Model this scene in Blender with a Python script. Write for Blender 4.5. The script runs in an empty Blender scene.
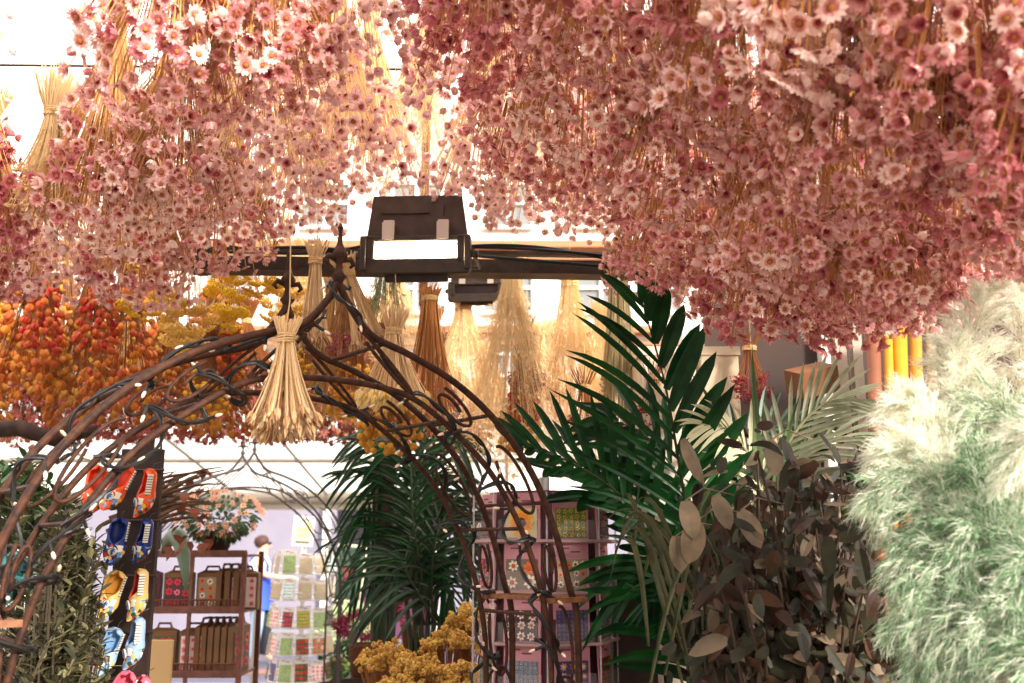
import bpy, math, random
import numpy as np
from mathutils import Vector, Matrix, Euler
PI = math.pi
SC = bpy.context.scene
COL = SC.collection

# ------------------------------------------------------------------ camera
F = 996.0
PITCH = math.radians(11.6)
EYE = Vector((0, 0, 1.6))
cam_d = bpy.data.cameras.new('camera')
cam_d.sensor_width = 36.0
cam_d.lens = F / 1024 * 36.0
cam_d.clip_start = 0.05
cam_d.dof.use_dof = True
cam_d.dof.focus_distance = 2.45
cam_d.dof.aperture_fstop = 4.5
cam = bpy.data.objects.new('camera', cam_d)
cam.location = EYE
cam.rotation_euler = (PI / 2 + PITCH, 0, 0)
COL.objects.link(cam)
SC.camera = cam
# ------------------------------------------------------------------ world, light, exposure
SC.view_settings.view_transform = 'Standard'
SC.view_settings.look = 'None'
SC.view_settings.gamma = 1.0
SC.view_settings.use_curve_mapping = False
SC.view_settings.exposure = 0.42
W = bpy.data.worlds.new('sky')
SC.world = W
W.use_nodes = True
wn = W.node_tree
wn.nodes.clear()
wo = wn.nodes.new('ShaderNodeOutputWorld')
wb = wn.nodes.new('ShaderNodeBackground')
wb.inputs['Strength'].default_value = 2.5
wt = wn.nodes.new('ShaderNodeTexCoord')
ws = wn.nodes.new('ShaderNodeSeparateXYZ')
wr = wn.nodes.new('ShaderNodeValToRGB')
wr.color_ramp.elements[0].position = 0.46
wr.color_ramp.elements[0].color = (0.22, 0.19, 0.17, 1)
wr.color_ramp.elements[1].position = 0.74
wr.color_ramp.elements[1].color = (1.0, 0.95, 0.90, 1)
_e = wr.color_ramp.elements.new(0.56)
_e.color = (0.42, 0.39, 0.36, 1)
wm = wn.nodes.new('ShaderNodeMath')
wm.operation = 'MULTIPLY_ADD'
wm.inputs[1].default_value = 0.5
wm.inputs[2].default_value = 0.5
wn.links.new(wt.outputs['Generated'], ws.inputs[0])
wn.links.new(ws.outputs['Z'], wm.inputs[0])
wn.links.new(wm.outputs[0], wr.inputs[0])
wn.links.new(wr.outputs[0], wb.inputs['Color'])
wn.links.new(wb.outputs[0], wo.inputs[0])
sun_d = bpy.data.lights.new('sun', 'SUN')
sun_d.energy = 6.2
sun_d.angle = math.radians(8)
sun_d.color = (1.0, 0.93, 0.84)
sun = bpy.data.objects.new('sun', sun_d)
# light arrives from behind the viewer's right shoulder, high
sun.rotation_euler = Vector((0.85, -0.95, 0.47)).to_track_quat('Z', 'Y').to_euler()
COL.objects.link(sun)
SC.cycles.max_bounces = 6
SC.cycles.diffuse_bounces = 3
SC.cycles.glossy_bounces = 2
SC.cycles.transmission_bounces = 4
SC.cycles.transparent_max_bounces = 6
SC.cycles.sample_clamp_indirect = 4.0

R_ = random.Random(11)


def ray(px, py):
    x = (px - 512.0) / F
    y = (341.5 - py) / F
    return Vector((x, math.cos(PITCH) - y * math.sin(PITCH), math.sin(PITCH) + y * math.cos(PITCH)))


def P(px, py, Y):
    r = ray(px, py)
    return EYE + r * (Y / r.y)


# ------------------------------------------------------------------ materials
def lin(c):
    return tuple((x / 12.92 if x <= 0.04045 else ((x + 0.055) / 1.055) ** 2.4) for x in (v / 255.0 for v in c))


MATS = {}


def mat(name, rgb, rough=0.6, rgb2=None, noise=0.0, scale=20.0, vary=0.0, hue=0.0, trans=0.0, metal=0.0, spec=0.4, emit=0.0, alpha=1.0, bump=0.0, mixrand=None):
    if name in MATS:
        return MATS[name]
    m = bpy.data.materials.new(name)
    m.use_nodes = True
    nt = m.node_tree
    nt.nodes.clear()
    out = nt.nodes.new('ShaderNodeOutputMaterial')
    pr = nt.nodes.new('ShaderNodeBsdfPrincipled')
    pr.inputs['Roughness'].default_value = rough
    pr.inputs['Metallic'].default_value = metal
    pr.inputs['Specular IOR Level'].default_value = spec
    base = (*lin(rgb), 1)
    pr.inputs['Base Color'].default_value = base
    src = None
    tc = None
    if rgb2 is not None:
        tc = nt.nodes.new('ShaderNodeTexCoord')
        nz = nt.nodes.new('ShaderNodeTexNoise')
        nz.inputs['Scale'].default_value = scale
        nz.inputs['Detail'].default_value = 4
        nt.links.new(tc.outputs['Object'], nz.inputs['Vector'])
        ramp = nt.nodes.new('ShaderNodeValToRGB')
        ramp.color_ramp.elements[0].position = 0.35
        ramp.color_ramp.elements[1].position = 0.65
        ramp.color_ramp.elements[0].color = base
        ramp.color_ramp.elements[1].color = (*lin(rgb2), 1)
        nt.links.new(nz.outputs['Fac'], ramp.inputs['Fac'])
        src = ramp.outputs[0]
        if bump:
            bp = nt.nodes.new('ShaderNodeBump')
            bp.inputs['Strength'].default_value = bump
            bp.inputs['Distance'].default_value = 0.01
            nt.links.new(nz.outputs['Fac'], bp.inputs['Height'])
            nt.links.new(bp.outputs[0], pr.inputs['Normal'])
    if mixrand is not None:
        g2 = nt.nodes.new('ShaderNodeNewGeometry')
        o2 = nt.nodes.new('ShaderNodeObjectInfo')
        a2 = nt.nodes.new('ShaderNodeMath')
        a2.operation = 'MULTIPLY_ADD'
        a2.inputs[1].default_value = 0.35
        nt.links.new(g2.outputs['Random Per Island'], a2.inputs[0])
        m2 = nt.nodes.new('ShaderNodeMath')
        m2.operation = 'MULTIPLY'
        m2.inputs[1].default_value = 0.65
        nt.links.new(o2.outputs['Random'], m2.inputs[0])
        nt.links.new(m2.outputs[0], a2.inputs[2])
        r2 = nt.nodes.new('ShaderNodeValToRGB')
        r2.color_ramp.elements[0].position = 0.15
        r2.color_ramp.elements[1].position = 0.85
        r2.color_ramp.elements[0].color = base
        r2.color_ramp.elements[1].color = (*lin(mixrand), 1)
        nt.links.new(a2.outputs[0], r2.inputs['Fac'])
        src = r2.outputs[0]
    if vary or hue:
        g = nt.nodes.new('ShaderNodeNewGeometry')
        oi = nt.nodes.new('ShaderNodeObjectInfo')
        hs = nt.nodes.new('ShaderNodeHueSaturation')
        if src is None:
            hs.inputs['Color'].default_value = base
        else:
            nt.links.new(src, hs.inputs['Color'])
        ad = nt.nodes.new('ShaderNodeMath')
        ad.operation = 'ADD'
        nt.links.new(g.outputs['Random Per Island'], ad.inputs[0])
        nt.links.new(oi.outputs['Random'], ad.inputs[1])
        mv = nt.nodes.new('ShaderNodeMapRange')
        mv.inputs['From Max'].default_value = 2.0
        mv.inputs['To Min'].default_value = 1 - vary
        mv.inputs['To Max'].default_value = 1 + vary
        nt.links.new(ad.outputs[0], mv.inputs['Value'])
        nt.links.new(mv.outputs[0], hs.inputs['Value'])
        mh = nt.nodes.new('ShaderNodeMapRange')
        mh.inputs['From Max'].default_value = 1.0
        mh.inputs['To Min'].default_value = 0.5 - hue
        mh.inputs['To Max'].default_value = 0.5 + hue
        nt.links.new(oi.outputs['Random'], mh.inputs['Value'])
        nt.links.new(mh.outputs[0], hs.inputs['Hue'])
        src = hs.outputs[0]
    if src is not None:
        nt.links.new(src, pr.inputs['Base Color'])
    if emit:
        pr.inputs['Emission Color'].default_value = base
        pr.inputs['Emission Strength'].default_value = emit
    if alpha < 1:
        pr.inputs['Alpha'].default_value = alpha
    sh = pr.outputs[0]
    if trans:
        tr = nt.nodes.new('ShaderNodeBsdfTranslucent')
        tr.inputs['Color'].default_value = base
        if src is not None:
            nt.links.new(src, tr.inputs['Color'])
        mx = nt.nodes.new('ShaderNodeMixShader')
        mx.inputs[0].default_value = trans
        nt.links.new(sh, mx.inputs[1])
        nt.links.new(tr.outputs[0], mx.inputs[2])
        sh = mx.outputs[0]
    nt.links.new(sh, out.inputs['Surface'])
    MATS[name] = m
    return m


# ------------------------------------------------------------------ mesh helpers
class MB:
    def __init__(self):
        self.v = []
        self.f = []
        self.m = []
        self.nv = 0

    def add(self, V, Fc, mi=0, M=None):
        V = np.asarray(V, dtype=np.float64).reshape(-1, 3)
        if M is not None:
            A = np.array(M)
            V = V @ A[:3, :3].T + A[:3, 3]
        self.v.append(V)
        o = self.nv
        self.f.extend([tuple(i + o for i in q) for q in Fc])
        if isinstance(mi, int):
            self.m.extend([mi] * len(Fc))
        else:
            self.m.extend(mi)
        self.nv += len(V)
        return self

    def merged(self, other, M=None, remap=None):
        self.add(other.V(), other.f, other.m if remap is None else [remap[i] for i in other.m], M)
        return self

    def V(self):
        return np.concatenate(self.v) if self.v else np.zeros((0, 3))

    def box(self, c, s, mi=0, M=None, rot=None):
        x, y, z = (a / 2 for a in s)
        V = np.array([(-x, -y, -z), (x, -y, -z), (x, y, -z), (-x, y, -z), (-x, -y, z), (x, -y, z), (x, y, z), (-x, y, z)])
        if rot is not None:
            V = V @ np.array(rot.to_matrix()).T
        V = V + np.array(c)
        return self.add(V, [(0, 3, 2, 1), (4, 5, 6, 7), (0, 1, 5, 4), (1, 2, 6, 5), (2, 3, 7, 6), (3, 0, 4, 7)], mi, M)

    def tube(self, pts, r, sides=8, mi=0, cap=True, closed=False):
        pts = [Vector(p) for p in pts]
        n = len(pts)
        rs = r if isinstance(r, (list, tuple)) else [r] * n
        V = []
        nrm = None
        for i, p in enumerate(pts):
            if closed:
                t = pts[(i + 1) % n] - pts[i - 1]
            else:
                t = pts[min(i + 1, n - 1)] - pts[max(i - 1, 0)]
            if t.length < 1e-9:
                t = Vector((0, 0, 1))
            t.normalize()
            if nrm is None:
                a = Vector((0, 0, 1)) if abs(t.z) < 0.9 else Vector((1, 0, 0))
                nrm = t.cross(a).normalized()
            else:
                nrm = (nrm - t * nrm.dot(t))
                if nrm.length < 1e-6:
                    nrm = t.orthogonal()
                nrm.normalize()
            b = t.cross(nrm)
            for k in range(sides):
                a = 2 * PI * k / sides
                V.append(p + (nrm * math.cos(a) + b * math.sin(a)) * rs[i])
        Fc = []
        m = n if closed else n - 1
        for i in range(m):
            j = (i + 1) % n
            for k in range(sides):
                k2 = (k + 1) % sides
                Fc.append((i * sides + k, i * sides + k2, j * sides + k2, j * sides + k))
        if cap and not closed:
            Fc.append(tuple(reversed(range(sides))))
            Fc.append(tuple(range((n - 1) * sides, n * sides)))
        return self.add([tuple(v) for v in V], Fc, mi)

    def lathe(self, prof, n=16, mi=0, M=None, ribs=0, ribd=0.0, flat=None):
        V = []
        for (r, z) in prof:
            for k in range(n):
                a = 2 * PI * k / n
                rr = r * (1 + ribd * math.cos(ribs * a)) if ribs else r
                V.append((rr * math.cos(a), rr * math.sin(a), z))
        Fc = []
        for i in range(len(prof) - 1):
            for k in range(n):
                k2 = (k + 1) % n
                Fc.append((i * n + k, i * n + k2, (i + 1) * n + k2, (i + 1) * n + k))
        Fc.append(tuple(reversed(range(n))))
        Fc.append(tuple(range((len(prof) - 1) * n, len(prof) * n)))
        return self.add(V, Fc, mi, M)

    def data(self, name, mats, smooth=False):
        me = bpy.data.meshes.new(name)
        me.from_pydata([tuple(v) for v in self.V()], [], self.f)
        for m in mats:
            me.materials.append(m)
        if len(mats) > 1:
            me.polygons.foreach_set('material_index', self.m)
        if smooth:
            me.polygons.foreach_set('use_smooth', [True] * len(self.f))
        me.update()
        return me


def obj(name, mb, mats, parent=None, smooth=False, loc=None, rot=None):
    if not isinstance(mats, (list, tuple)):
        mats = [mats]
    me = mb.data(name, mats, smooth) if isinstance(mb, MB) else mb
    o = bpy.data.objects.new(name, me)
    COL.objects.link(o)
    if parent:
        o.parent = parent
    if loc is not None:
        o.location = loc
    if rot is not None:
        o.rotation_euler = rot
    return o


def tag(o, label, cat, group=None, kind=None):
    o['label'] = label
    o['category'] = cat
    if group:
        o['group'] = group
    if kind:
        o['kind'] = kind
    return o


def struct(name, mb, mats, parent=None, label=None):
    o = obj(name, mb, mats, parent)
    if parent is None:
        o['kind'] = 'structure'
        if label:
            o['label'] = label
    return o


def thing(name, label, cat, loc=(0, 0, 0), rot=(0, 0, 0), group=None):
    o = bpy.data.objects.new(name, None)
    COL.objects.link(o)
    o.empty_display_size = 0.05
    o.location = loc
    o.rotation_euler = rot
    return tag(o, label, cat, group)


def kids(root):
    return KIDS.get(root.name, [])


KIDS = {}


def reg(root, o):
    KIDS.setdefault(root.name, []).append(o)
    return o


def dup(root, loc, rot, label, group=None, scale=None, cat=None):
    r = root.copy()
    COL.objects.link(r)
    r.location = loc
    r.rotation_euler = rot
    if scale is not None:
        r.scale = scale if hasattr(scale, '__len__') else (scale,) * 3
    r['label'] = label
    if group:
        r['group'] = group
    if cat:
        r['category'] = cat
    for c in list(root.children):
        d = c.copy()
        COL.objects.link(d)
        d.parent = r
        for g in list(c.children):
            e = g.copy()
            COL.objects.link(e)
            e.parent = d
    return r


def bez(p0, p1, p2, n, p3=None):
    out = []
    for i in range(n + 1):
        t = i / n
        if p3 is None:
            out.append(p0 * (1 - t) ** 2 + p1 * (2 * t * (1 - t)) + p2 * t * t)
        else:
            out.append(p0 * (1 - t) ** 3 + p1 * (3 * t * (1 - t) ** 2) + p2 * (3 * t * t * (1 - t)) + p3 * t ** 3)
    return out


def spline(pts, n=6):
    """Catmull-Rom through pts (Vectors)."""
    out = []
    for i in range(len(pts) - 1):
        a = pts[max(i - 1, 0)]
        b = pts[i]
        c = pts[i + 1]
        d = pts[min(i + 2, len(pts) - 1)]
        for k in range(n):
            t = k / n
            out.append(0.5 * ((2 * b) + (c - a) * t + (2 * a - 5 * b + 4 * c - d) * t * t + (3 * b - a - 3 * c + d) * t ** 3))
    out.append(pts[-1].copy())
    return out


# ------------------------------------------------------------------ colours
petal = mat('petal_pink', (228, 142, 136), 0.75, mixrand=(255, 232, 222), vary=0.2, hue=0.014, trans=0.30, spec=0.1)
petal_in = mat('petal_rose', (190, 92, 98), 0.75, mixrand=(236, 168, 160), vary=0.2, hue=0.012, trans=0.25, spec=0.1)
petal_pale = mat('petal_pale', (246, 208, 203), 0.75, vary=0.16, hue=0.012, trans=0.35, spec=0.1)
crimson = mat('eye_crimson', (134, 34, 42), 0.8)
eye = mat('eye_yellow', (168, 110, 50), 0.8)
strawm = mat('stem_straw', (208, 152, 92), 0.7, vary=0.3, trans=0.15)
strawd = mat('stem_brown', (146, 88, 44), 0.75, vary=0.35, trans=0.1)
strawl = mat('stem_pale', (238, 206, 158), 0.7, vary=0.18, trans=0.2)
goldm = mat('grass_gold', (252, 224, 174), 0.7, vary=0.22, trans=0.3)
twine = mat('twine', (214, 176, 124), 0.8)
iron = mat('rusty_iron', (78, 44, 27), 0.65, (44, 26, 18), scale=60, bump=0.3, spec=0.25)
iron_d = mat('dark_iron', (48, 36, 32), 0.5, spec=0.5)
blackm = mat('black_metal', (44, 38, 34), 0.42, (62, 50, 42), scale=30)
cablem = mat('cable_black', (26, 22, 20), 0.45)
leaf_d = mat('palm_dark', (22, 72, 26), 0.36, (8, 42, 16), scale=14, vary=0.25, trans=0.15, spec=0.2)
leaf_m = mat('palm_mid', (34, 66, 30), 0.4, (20, 46, 22), scale=14, vary=0.3, trans=0.15, spec=0.5)
leaf_g = mat('palm_grey', (176, 178, 150), 0.5, (134, 142, 112), scale=14, vary=0.2, trans=0.15)
potm = mat('pot_terracotta', (120, 72, 50), 0.8, (92, 56, 40), scale=12)
wood_d = mat('wood_dark', (58, 40, 30), 0.7, (38, 26, 20), scale=18)
white = mat('white_paint', (232, 228, 220), 0.6)
plastic = mat('clear_plastic', (235, 225, 225), 0.1, alpha=0.07, spec=0.6)


# ------------------------------------------------------------------ flower heads (unit radius, axis +Z = facing)
def blade(mb, a, r0, r1, z0, z1, w, mi, seg=2, tip=0.25, twist=0.0):
    ca, sa = math.cos(a), math.sin(a)
    V = []
    Fc = []
    for i in range(seg + 1):
        t = i / seg
        r = r0 + (r1 - r0) * t
        z = z0 + (z1 - z0) * t ** 1.3
        ww = w * (0.55 + 0.45 * math.sin(PI * min(1, t * 0.75 + 0.15))) if t < 1 else w * tip
        for s in (-1, 1):
            V.append((ca * r - sa * s * ww, sa * r + ca * s * ww, z + twist * s))
    for i in range(seg):
        Fc.append((2 * i, 2 * i + 1, 2 * i + 3, 2 * i + 2))
    mb.add(V, Fc, mi)


def daisy(seed, open_=0.15, n=13):
    r = random.Random(seed)
    mb = MB()
    mb.lathe([(0.05, 0.02), (0.24, 0.05), (0.22, 0.13), (0.08, 0.17)], 7, 3)
    mb.lathe([(0.26, -0.03), (0.29, 0.03), (0.24, 0.07)], 8, 2)
    for k in range(n):
        a = 2 * PI * k / n + r.uniform(-0.08, 0.08)
        R1 = r.uniform(0.86, 1.08)
        zz = open_ + r.uniform(-0.08, 0.12)
        mid = 0.52
        blade(mb, a, 0.24, mid, 0.0, zz * 0.4, 0.15, 1, 1, 0.9)
        blade(mb, a, mid, R1, zz * 0.4, zz, 0.17, 0, 2, 0.22, r.uniform(-0.03, 0.03))
    for k in range(n - 3):
        a = 2 * PI * (k + 0.5) / (n - 3) + r.uniform(-0.1, 0.1)
        blade(mb, a, 0.2, r.uniform(0.6, 0.75), -0.05, -0.12 + open_ * 0.8, 0.15, 0, 1, 0.4)
    return mb


def cup(seed, n=11):
    r = random.Random(seed)
    mb = MB()
    mb.lathe([(0.04, 0.02), (0.22, 0.12), (0.18, 0.3), (0.05, 0.36)], 7, 2)
    for lay in range(2):
        for k in range(n):
            a = 2 * PI * (k + 0.5 * lay) / n + r.uniform(-0.08, 0.08)
            R = 0.62 - 0.12 * lay + r.uniform(-0.06, 0.06)
            V = []
            for i, (rr, z) in enumerate(((0.1, 0.0), (R * 0.8, 0.25), (R, 0.62), (R * 0.85 + 0.15, 0.95 - 0.1 * lay))):
                w = (0.06, 0.15, 0.16, 0.05)[i]
                for s in (-1, 1):
                    V.append((math.cos(a) * rr - math.sin(a) * s * w, math.sin(a) * rr + math.cos(a) * s * w, z))
            mb.add(V, [(0, 1, 3, 2), (2, 3, 5, 4), (4, 5, 7, 6)], [1, 0, 0])
    return mb


def bud(seed, mi=0):
    r = random.Random(seed)
    mb = MB()
    mb.lathe([(0.08, -0.1), (0.34, 0.1), (0.44, 0.4), (0.38, 0.72), (0.2, 0.98), (0.04, 1.08)], 8, mi, ribs=4, ribd=0.08)
    for k in range(6):
        a = 2 * PI * k / 6 + r.random()
        blade(mb, a, 0.36, 0.5, 0.1, 0.95, 0.16, mi, 2, 0.2)
    return mb


DA = [daisy(1, 0.12), daisy(2, 0.3), daisy(3, 0.05, 15), daisy(4, 0.5, 12)]
CU = [cup(5), cup(6)]
BU = [bud(7), bud(8)]
pm = [petal, petal_in, crimson, eye]
pm_pale = [petal_pale, petal, crimson, eye]


def aim(p, d, s, spin=0.0):
    q = Vector(d).normalized().to_track_quat('Z', 'Y')
    M = Matrix.Translation(Vector(p)) @ q.to_matrix().to_4x4() @ Matrix.Rotation(spin, 4, 'Z')
    if hasattr(s, '__len__'):
        return M @ Matrix.Diagonal((*s, 1))
    return M @ Matrix.Scale(s, 4)


# ------------------------------------------------------------------ hanging bunches (origin = the tie; hangs to -Z)
def make_bunch(name, label, cat, seed, L, R, n, heads, hmats, hname, hsize, trange=(0.4, 1.0), power=0.75, stem_r=0.0011, smat=None,
               tail=0.09, n_obj=100, shell=0.55, faces='out', leafy=0, stem_seg=4, tie=0.016, group=None, neck=0.22, cord=True, loose=0):
    r = random.Random(seed)
    root = thing(name, label, cat, (0, 0, 0), (0, 0, 0), group)
    st = MB()
    spots = []
    for i in range(n):
        th = r.uniform(0, 2 * PI)
        u = math.sqrt(r.uniform(shell * shell, 1)) if r.random() < 0.8 else r.random()
        t = trange[0] + (trange[1] - trange[0]) * r.random() ** 0.8
        rad = tie + (R - tie) * u * max(0.0, (t - neck * 0.3)) ** power
        if t > 0.85:
            rad *= 1 - 0.35 * ((t - 0.85) / 0.15) ** 2
        p = Vector((rad * math.cos(th), rad * math.sin(th), -L * t))
        spots.append((p, th, u))
    for (p, th, u) in spots:
        a = Vector((tie * math.cos(th) * u, tie * math.sin(th) * u, 0))
        mid = a.lerp(p, 0.45) + Vector((0, 0, -L * 0.07)) - Vector((p.x, p.y, 0)) * 0.12
        pts = bez(a, mid, p, stem_seg)
        if tail:
            tt = tail * r.uniform(0.6, 1.1)
            pts = [a + Vector((math.cos(th + 0.6) * tt * 0.42 * u, math.sin(th + 0.6) * tt * 0.42 * u, tt))] + pts
        st.tube(pts, stem_r * r.uniform(0.7, 1.3), 3, 0, False)
        for q in range(leafy):
            k = pts[r.randint(1, len(pts) - 1)]
            d = Vector((r.uniform(-1, 1), r.uniform(-1, 1), r.uniform(-1.6, 0.2)))
            M = aim(k, d, (0.004, 0.004, r.uniform(0.015, 0.03)))
            st.add([(-0.4, 0, 0), (0.4, 0, 0), (0.5, 0.1, 0.5), (-0.4, 0.1, 0.5), (0, 0, 1)], [(0, 1, 2, 3), (3, 2, 4)], 0, M)
    obj('stems', st, smat or strawm, root)
    tb = MB()
    for k in range(4):
        z = -0.006 + 0.004 * k
        tb.tube([Vector(((tie + 0.003) * math.cos(a), (tie + 0.003) * math.sin(a), z + 0.002 * math.sin(a + k))) for a in [2 * PI * j / 10 for j in range(10)]], 0.0022, 5, 0, False, True)
    if cord:
        tb.tube([(0, -tie, 0), (0.004, 0, 0.08), (0, 0, 0.2)], 0.0014, 4)
    obj('twine', tb, twine, root)
    meshes = [h.data(hname, hmats) for h in heads]
    order = sorted(range(n), key=lambda i: spots[i][0].y + 0.25 * r.random() * R)
    bak = MB()
    for rank, i in enumerate(order):
        p, th, u = spots[i]
        if faces == 'out':
            d = Vector((math.cos(th) * u * 0.9 + r.uniform(-0.5, 0.5), math.sin(th) * u * 0.9 + r.uniform(-0.6, 0.35), r.uniform(-1.1, 0.25)))
        elif faces == 'down':
            d = Vector((math.cos(th) * u * 0.5 + r.uniform(-.2, .2), math.sin(th) * u * 0.5 + r.uniform(-.2, .2), -1))
        else:
            d = Vector((r.uniform(-1, 1), r.uniform(-1, 1), r.uniform(-1, 1)))
        k = r.randrange(len(heads))
        s = hsize * r.uniform(0.75, 1.15)
        M = aim(p, d, s, r.uniform(0, 6.28))
        if rank < n_obj:
            o = bpy.data.objects.new(hname, meshes[k])
            COL.objects.link(o)
            o.parent = root
            o.matrix_local = M
        else:
            bak.merged(heads[k], M)
    if bak.nv:
        b = obj(hname + 's', bak, hmats, root)
        b['kind'] = 'stuff'
    return root


SUF = ['first', 'second', 'third', 'fourth', 'fifth', 'sixth', 'seventh', 'eighth', 'ninth', 'tenth']
# ================================================================== LARGE STRUCTURE
# ground
mb = MB()
mb.add([(-9, -3, 0), (9, -3, 0), (9, 11.5, 0), (-9, 11.5, 0)], [(0, 1, 2, 3)])
struct('floor', mb, mat('market_paving', (122, 108, 98), 0.85, (96, 84, 76), scale=3))
mb = MB()
mb.add([(-20, 11.5, -0.02), (20, 11.5, -0.02), (20, 18, -0.02), (-20, 18, -0.02)], [(0, 1, 2, 3)])
struct('street', mb, mat('street_asphalt', (104, 101, 120), 0.9, (90, 88, 106), scale=2))
mb = MB()
for k in range(44):
    mb.box((-19.5 + 0.9 * k, 11.55, 0.04), (0.88, 0.16, 0.12))
struct('kerb', mb, mat('kerb_stone', (206, 196, 196), 0.85))
mb = MB()
mb.box((0, 13.6, -0.012), (40, 0.5, 0.02))
struct('road_marking', mb, mat('kerb_red', (150, 110, 100), 0.85))
# shop front across the street (lilac-grey), purple door and its poster window
mb = MB()
mb.box((-5.6, 18.15, 1.75), (5.0, 0.3, 3.5))
mb.box((3.5, 18.15, 1.75), (9.9, 0.3, 3.5))
mb.box((-2.2, 18.15, 3.25), (1.9, 0.3, 0.5))
struct('wall_far', mb, mat('lilac_wall', (138, 133, 146), 0.85, (128, 123, 138), scale=1.5))
pur = mat('purple_paint', (92, 48, 78), 0.55)
dgl = mat('dark_glass', (40, 34, 40), 0.15)
mb = MB()
mb.box((-2.3, 18.1, 1.5), (1.9, 0.12, 3.0))
d1 = struct('door_1', mb, pur)
mb = MB()
for k in range(2):
    mb.box((-2.78 + 0.95 * k, 18.0, 1.6), (0.62, 0.06, 1.7))
obj('pane', mb, dgl, d1)
mb = MB()
for x in (-3.28, -1.34):
    mb.box((x, 17.97, 1.5), (0.12, 0.18, 3.0))
obj('door_frame', mb, white, d1)
# tall building across the canal, white, with windows seen between the hanging flowers
bw = mat('white_facade', (240, 236, 228), 0.8)
mb = MB()
mb.box((3, 24.2, 7.0), (34, 0.4, 14.0))
struct('wall_back', mb, bw)
wfm = mat('window_brown', (176, 120, 82), 0.6)
grey_glass = mat('grey_glass', (132, 132, 130), 0.12)
nw = 0
for row, zz in enumerate((5.6, 7.8, 10.0)):
    for c in range(9):
        nw += 1
        x = -7 + 2.3 * c
        w = MB()
        w.box((x, 23.95, zz), (1.2, 0.08, 1.1))
        wo_ = struct('window_%d' % nw, w, grey_glass)
        g = MB()
        for dx in (-0.62, 0, 0.62):
            g.box((x + dx, 23.88, zz), (0.08, 0.1, 1.2))
        for dz in (-0.58, 0.05, 0.58):
            g.box((x, 23.87, zz + dz), (1.3, 0.1, 0.08))
        obj('window_frame', g, white, wo_)
for k, z in enumerate((4.72, 6.75, 8.9)):
    g = MB()
    g.box((3, 23.8, z), (34, 0.5, 0.17))
    g.box((3, 23.75, z - 0.35), (34, 0.3, 0.06))
    struct('trim_%d' % (k + 1), g, wfm)

# translucent sloping roof of the next stall with gutter and glazing bars
roofm = mat('roof_sheet', (250, 248, 244), 0.5, trans=0.8)
barm = mat('roof_bar', (178, 170, 158), 0.5)
A, B = Vector((-9, 7.5, 2.64)), Vector((4, 7.5, 2.64))
C_, D_ = Vector((4, 10.6, 2.16)), Vector((-9, 10.6, 2.16))
mb = MB()
up = Vector((0, 0, 0.012))
mb.add([A, B, C_, D_, A + up, B + up, C_ + up, D_ + up], [(0, 3, 2, 1), (4, 5, 6, 7), (0, 1, 5, 4), (2, 3, 7, 6), (1, 2, 6, 5), (3, 0, 4, 7)])
rf = struct('roof', mb, roofm)
mb = MB()
for k in range(14):
    x = -8.6 + 0.95 * k
    mb.tube([(x, 7.5, 2.61), (x, 10.6, 2.13)], 0.018, 4)
obj('glazing_bar', mb, barm, rf)
mb = MB()
mb.tube([(-9, 10.62, 2.10), (4, 10.62, 2.10)], 0.06, 10)
mb.box((-2.5, 10.66, 2.02), (13, 0.05, 0.09))
mb.tube([(-9, 9.1, 2.36), (4, 9.1, 2.36)], 0.02, 8)
obj('gutter', mb, barm, rf)
for x in (-8.8, 3.8):
    mb = MB()
    mb.box((x, 10.6, 1.08), (0.1, 0.1, 2.16))
    mb.box((x, 7.55, 1.3), (0.1, 0.1, 2.6))
    obj('roof_post', mb, barm, rf)
# side wall of our own stall on the right: cream boards
mb = MB()
mb.box((1.62, 3.75, 1.6), (1.9, 0.05, 3.2))
struct('wall_right', mb, mat('stall_back', (70, 46, 36), 0.75, (50, 34, 28), scale=2))
mb = MB()
mb.box((0.68, 3.70, 1.6), (0.08, 0.08, 3.2))
mb.box((1.18, 3.70, 1.6), (0.035, 0.06, 3.2))
struct('trim_4', mb, mat('cream_post', (222, 214, 202), 0.6))

# ================================================================== STALL BEAM, CABLES, FLOODLIGHTS
beam_m = mat('beam_brown', (64, 46, 36), 0.5, (40, 28, 24), scale=40, bump=0.2)
bl, br = P(190, 264, 3.05), P(1100, 276, 3.05)
mb = MB()
ln = (br - bl).length
cx = (bl + br) / 2
rotb = Euler((0, -math.atan2(br.z - bl.z, br.x - bl.x), 0))
mb.box(cx, (ln, 0.045, 0.045), rot=rotb)
mb.box(cx + Vector((0, 0.0, -0.022)), (ln, 0.075, 0.008), rot=rotb)
mb.box(cx + Vector((0, 0.01, 0.05)), (ln, 0.03, 0.012), rot=rotb)
bo = struct('beam', mb, beam_m)
mb = MB()
mb.box((br.x - 0.04, 3.1, 1.25), (0.07, 0.07, 2.5))
mb.box((bl.x + 0.03, 3.08, 2.9), (0.03, 0.03, 0.9))
struct('pillar', mb, beam_m)
for k, (pa, pb, pc) in enumerate((((230, 246), (300, 262), (372, 244)), ((230, 252), (320, 240), (378, 258)), ((455, 247), (540, 246), (660, 262)),
                                  ((455, 254), (550, 262), (660, 270)), ((440, 250), (520, 236), (620, 262)))):
    mb = MB()
    pts = bez(P(*pa, 2.98), P(*pb, 2.96), P(*pc, 3.0), 14)
    mb.tube(pts, 0.0055, 6)
    tag(obj('power_cable', mb, cablem, smooth=True), ['black power cable sagging along the beam left of the floodlight',
        'black power cable arching over the beam left of the floodlight',
        'upper black cable lying on the beam right of the floodlight', 'lowest black cable along the beam right of the floodlight',
        'black cable bowed highest above the beam right of the floodlight'][k], 'cable', 'cables along the beam')
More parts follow.
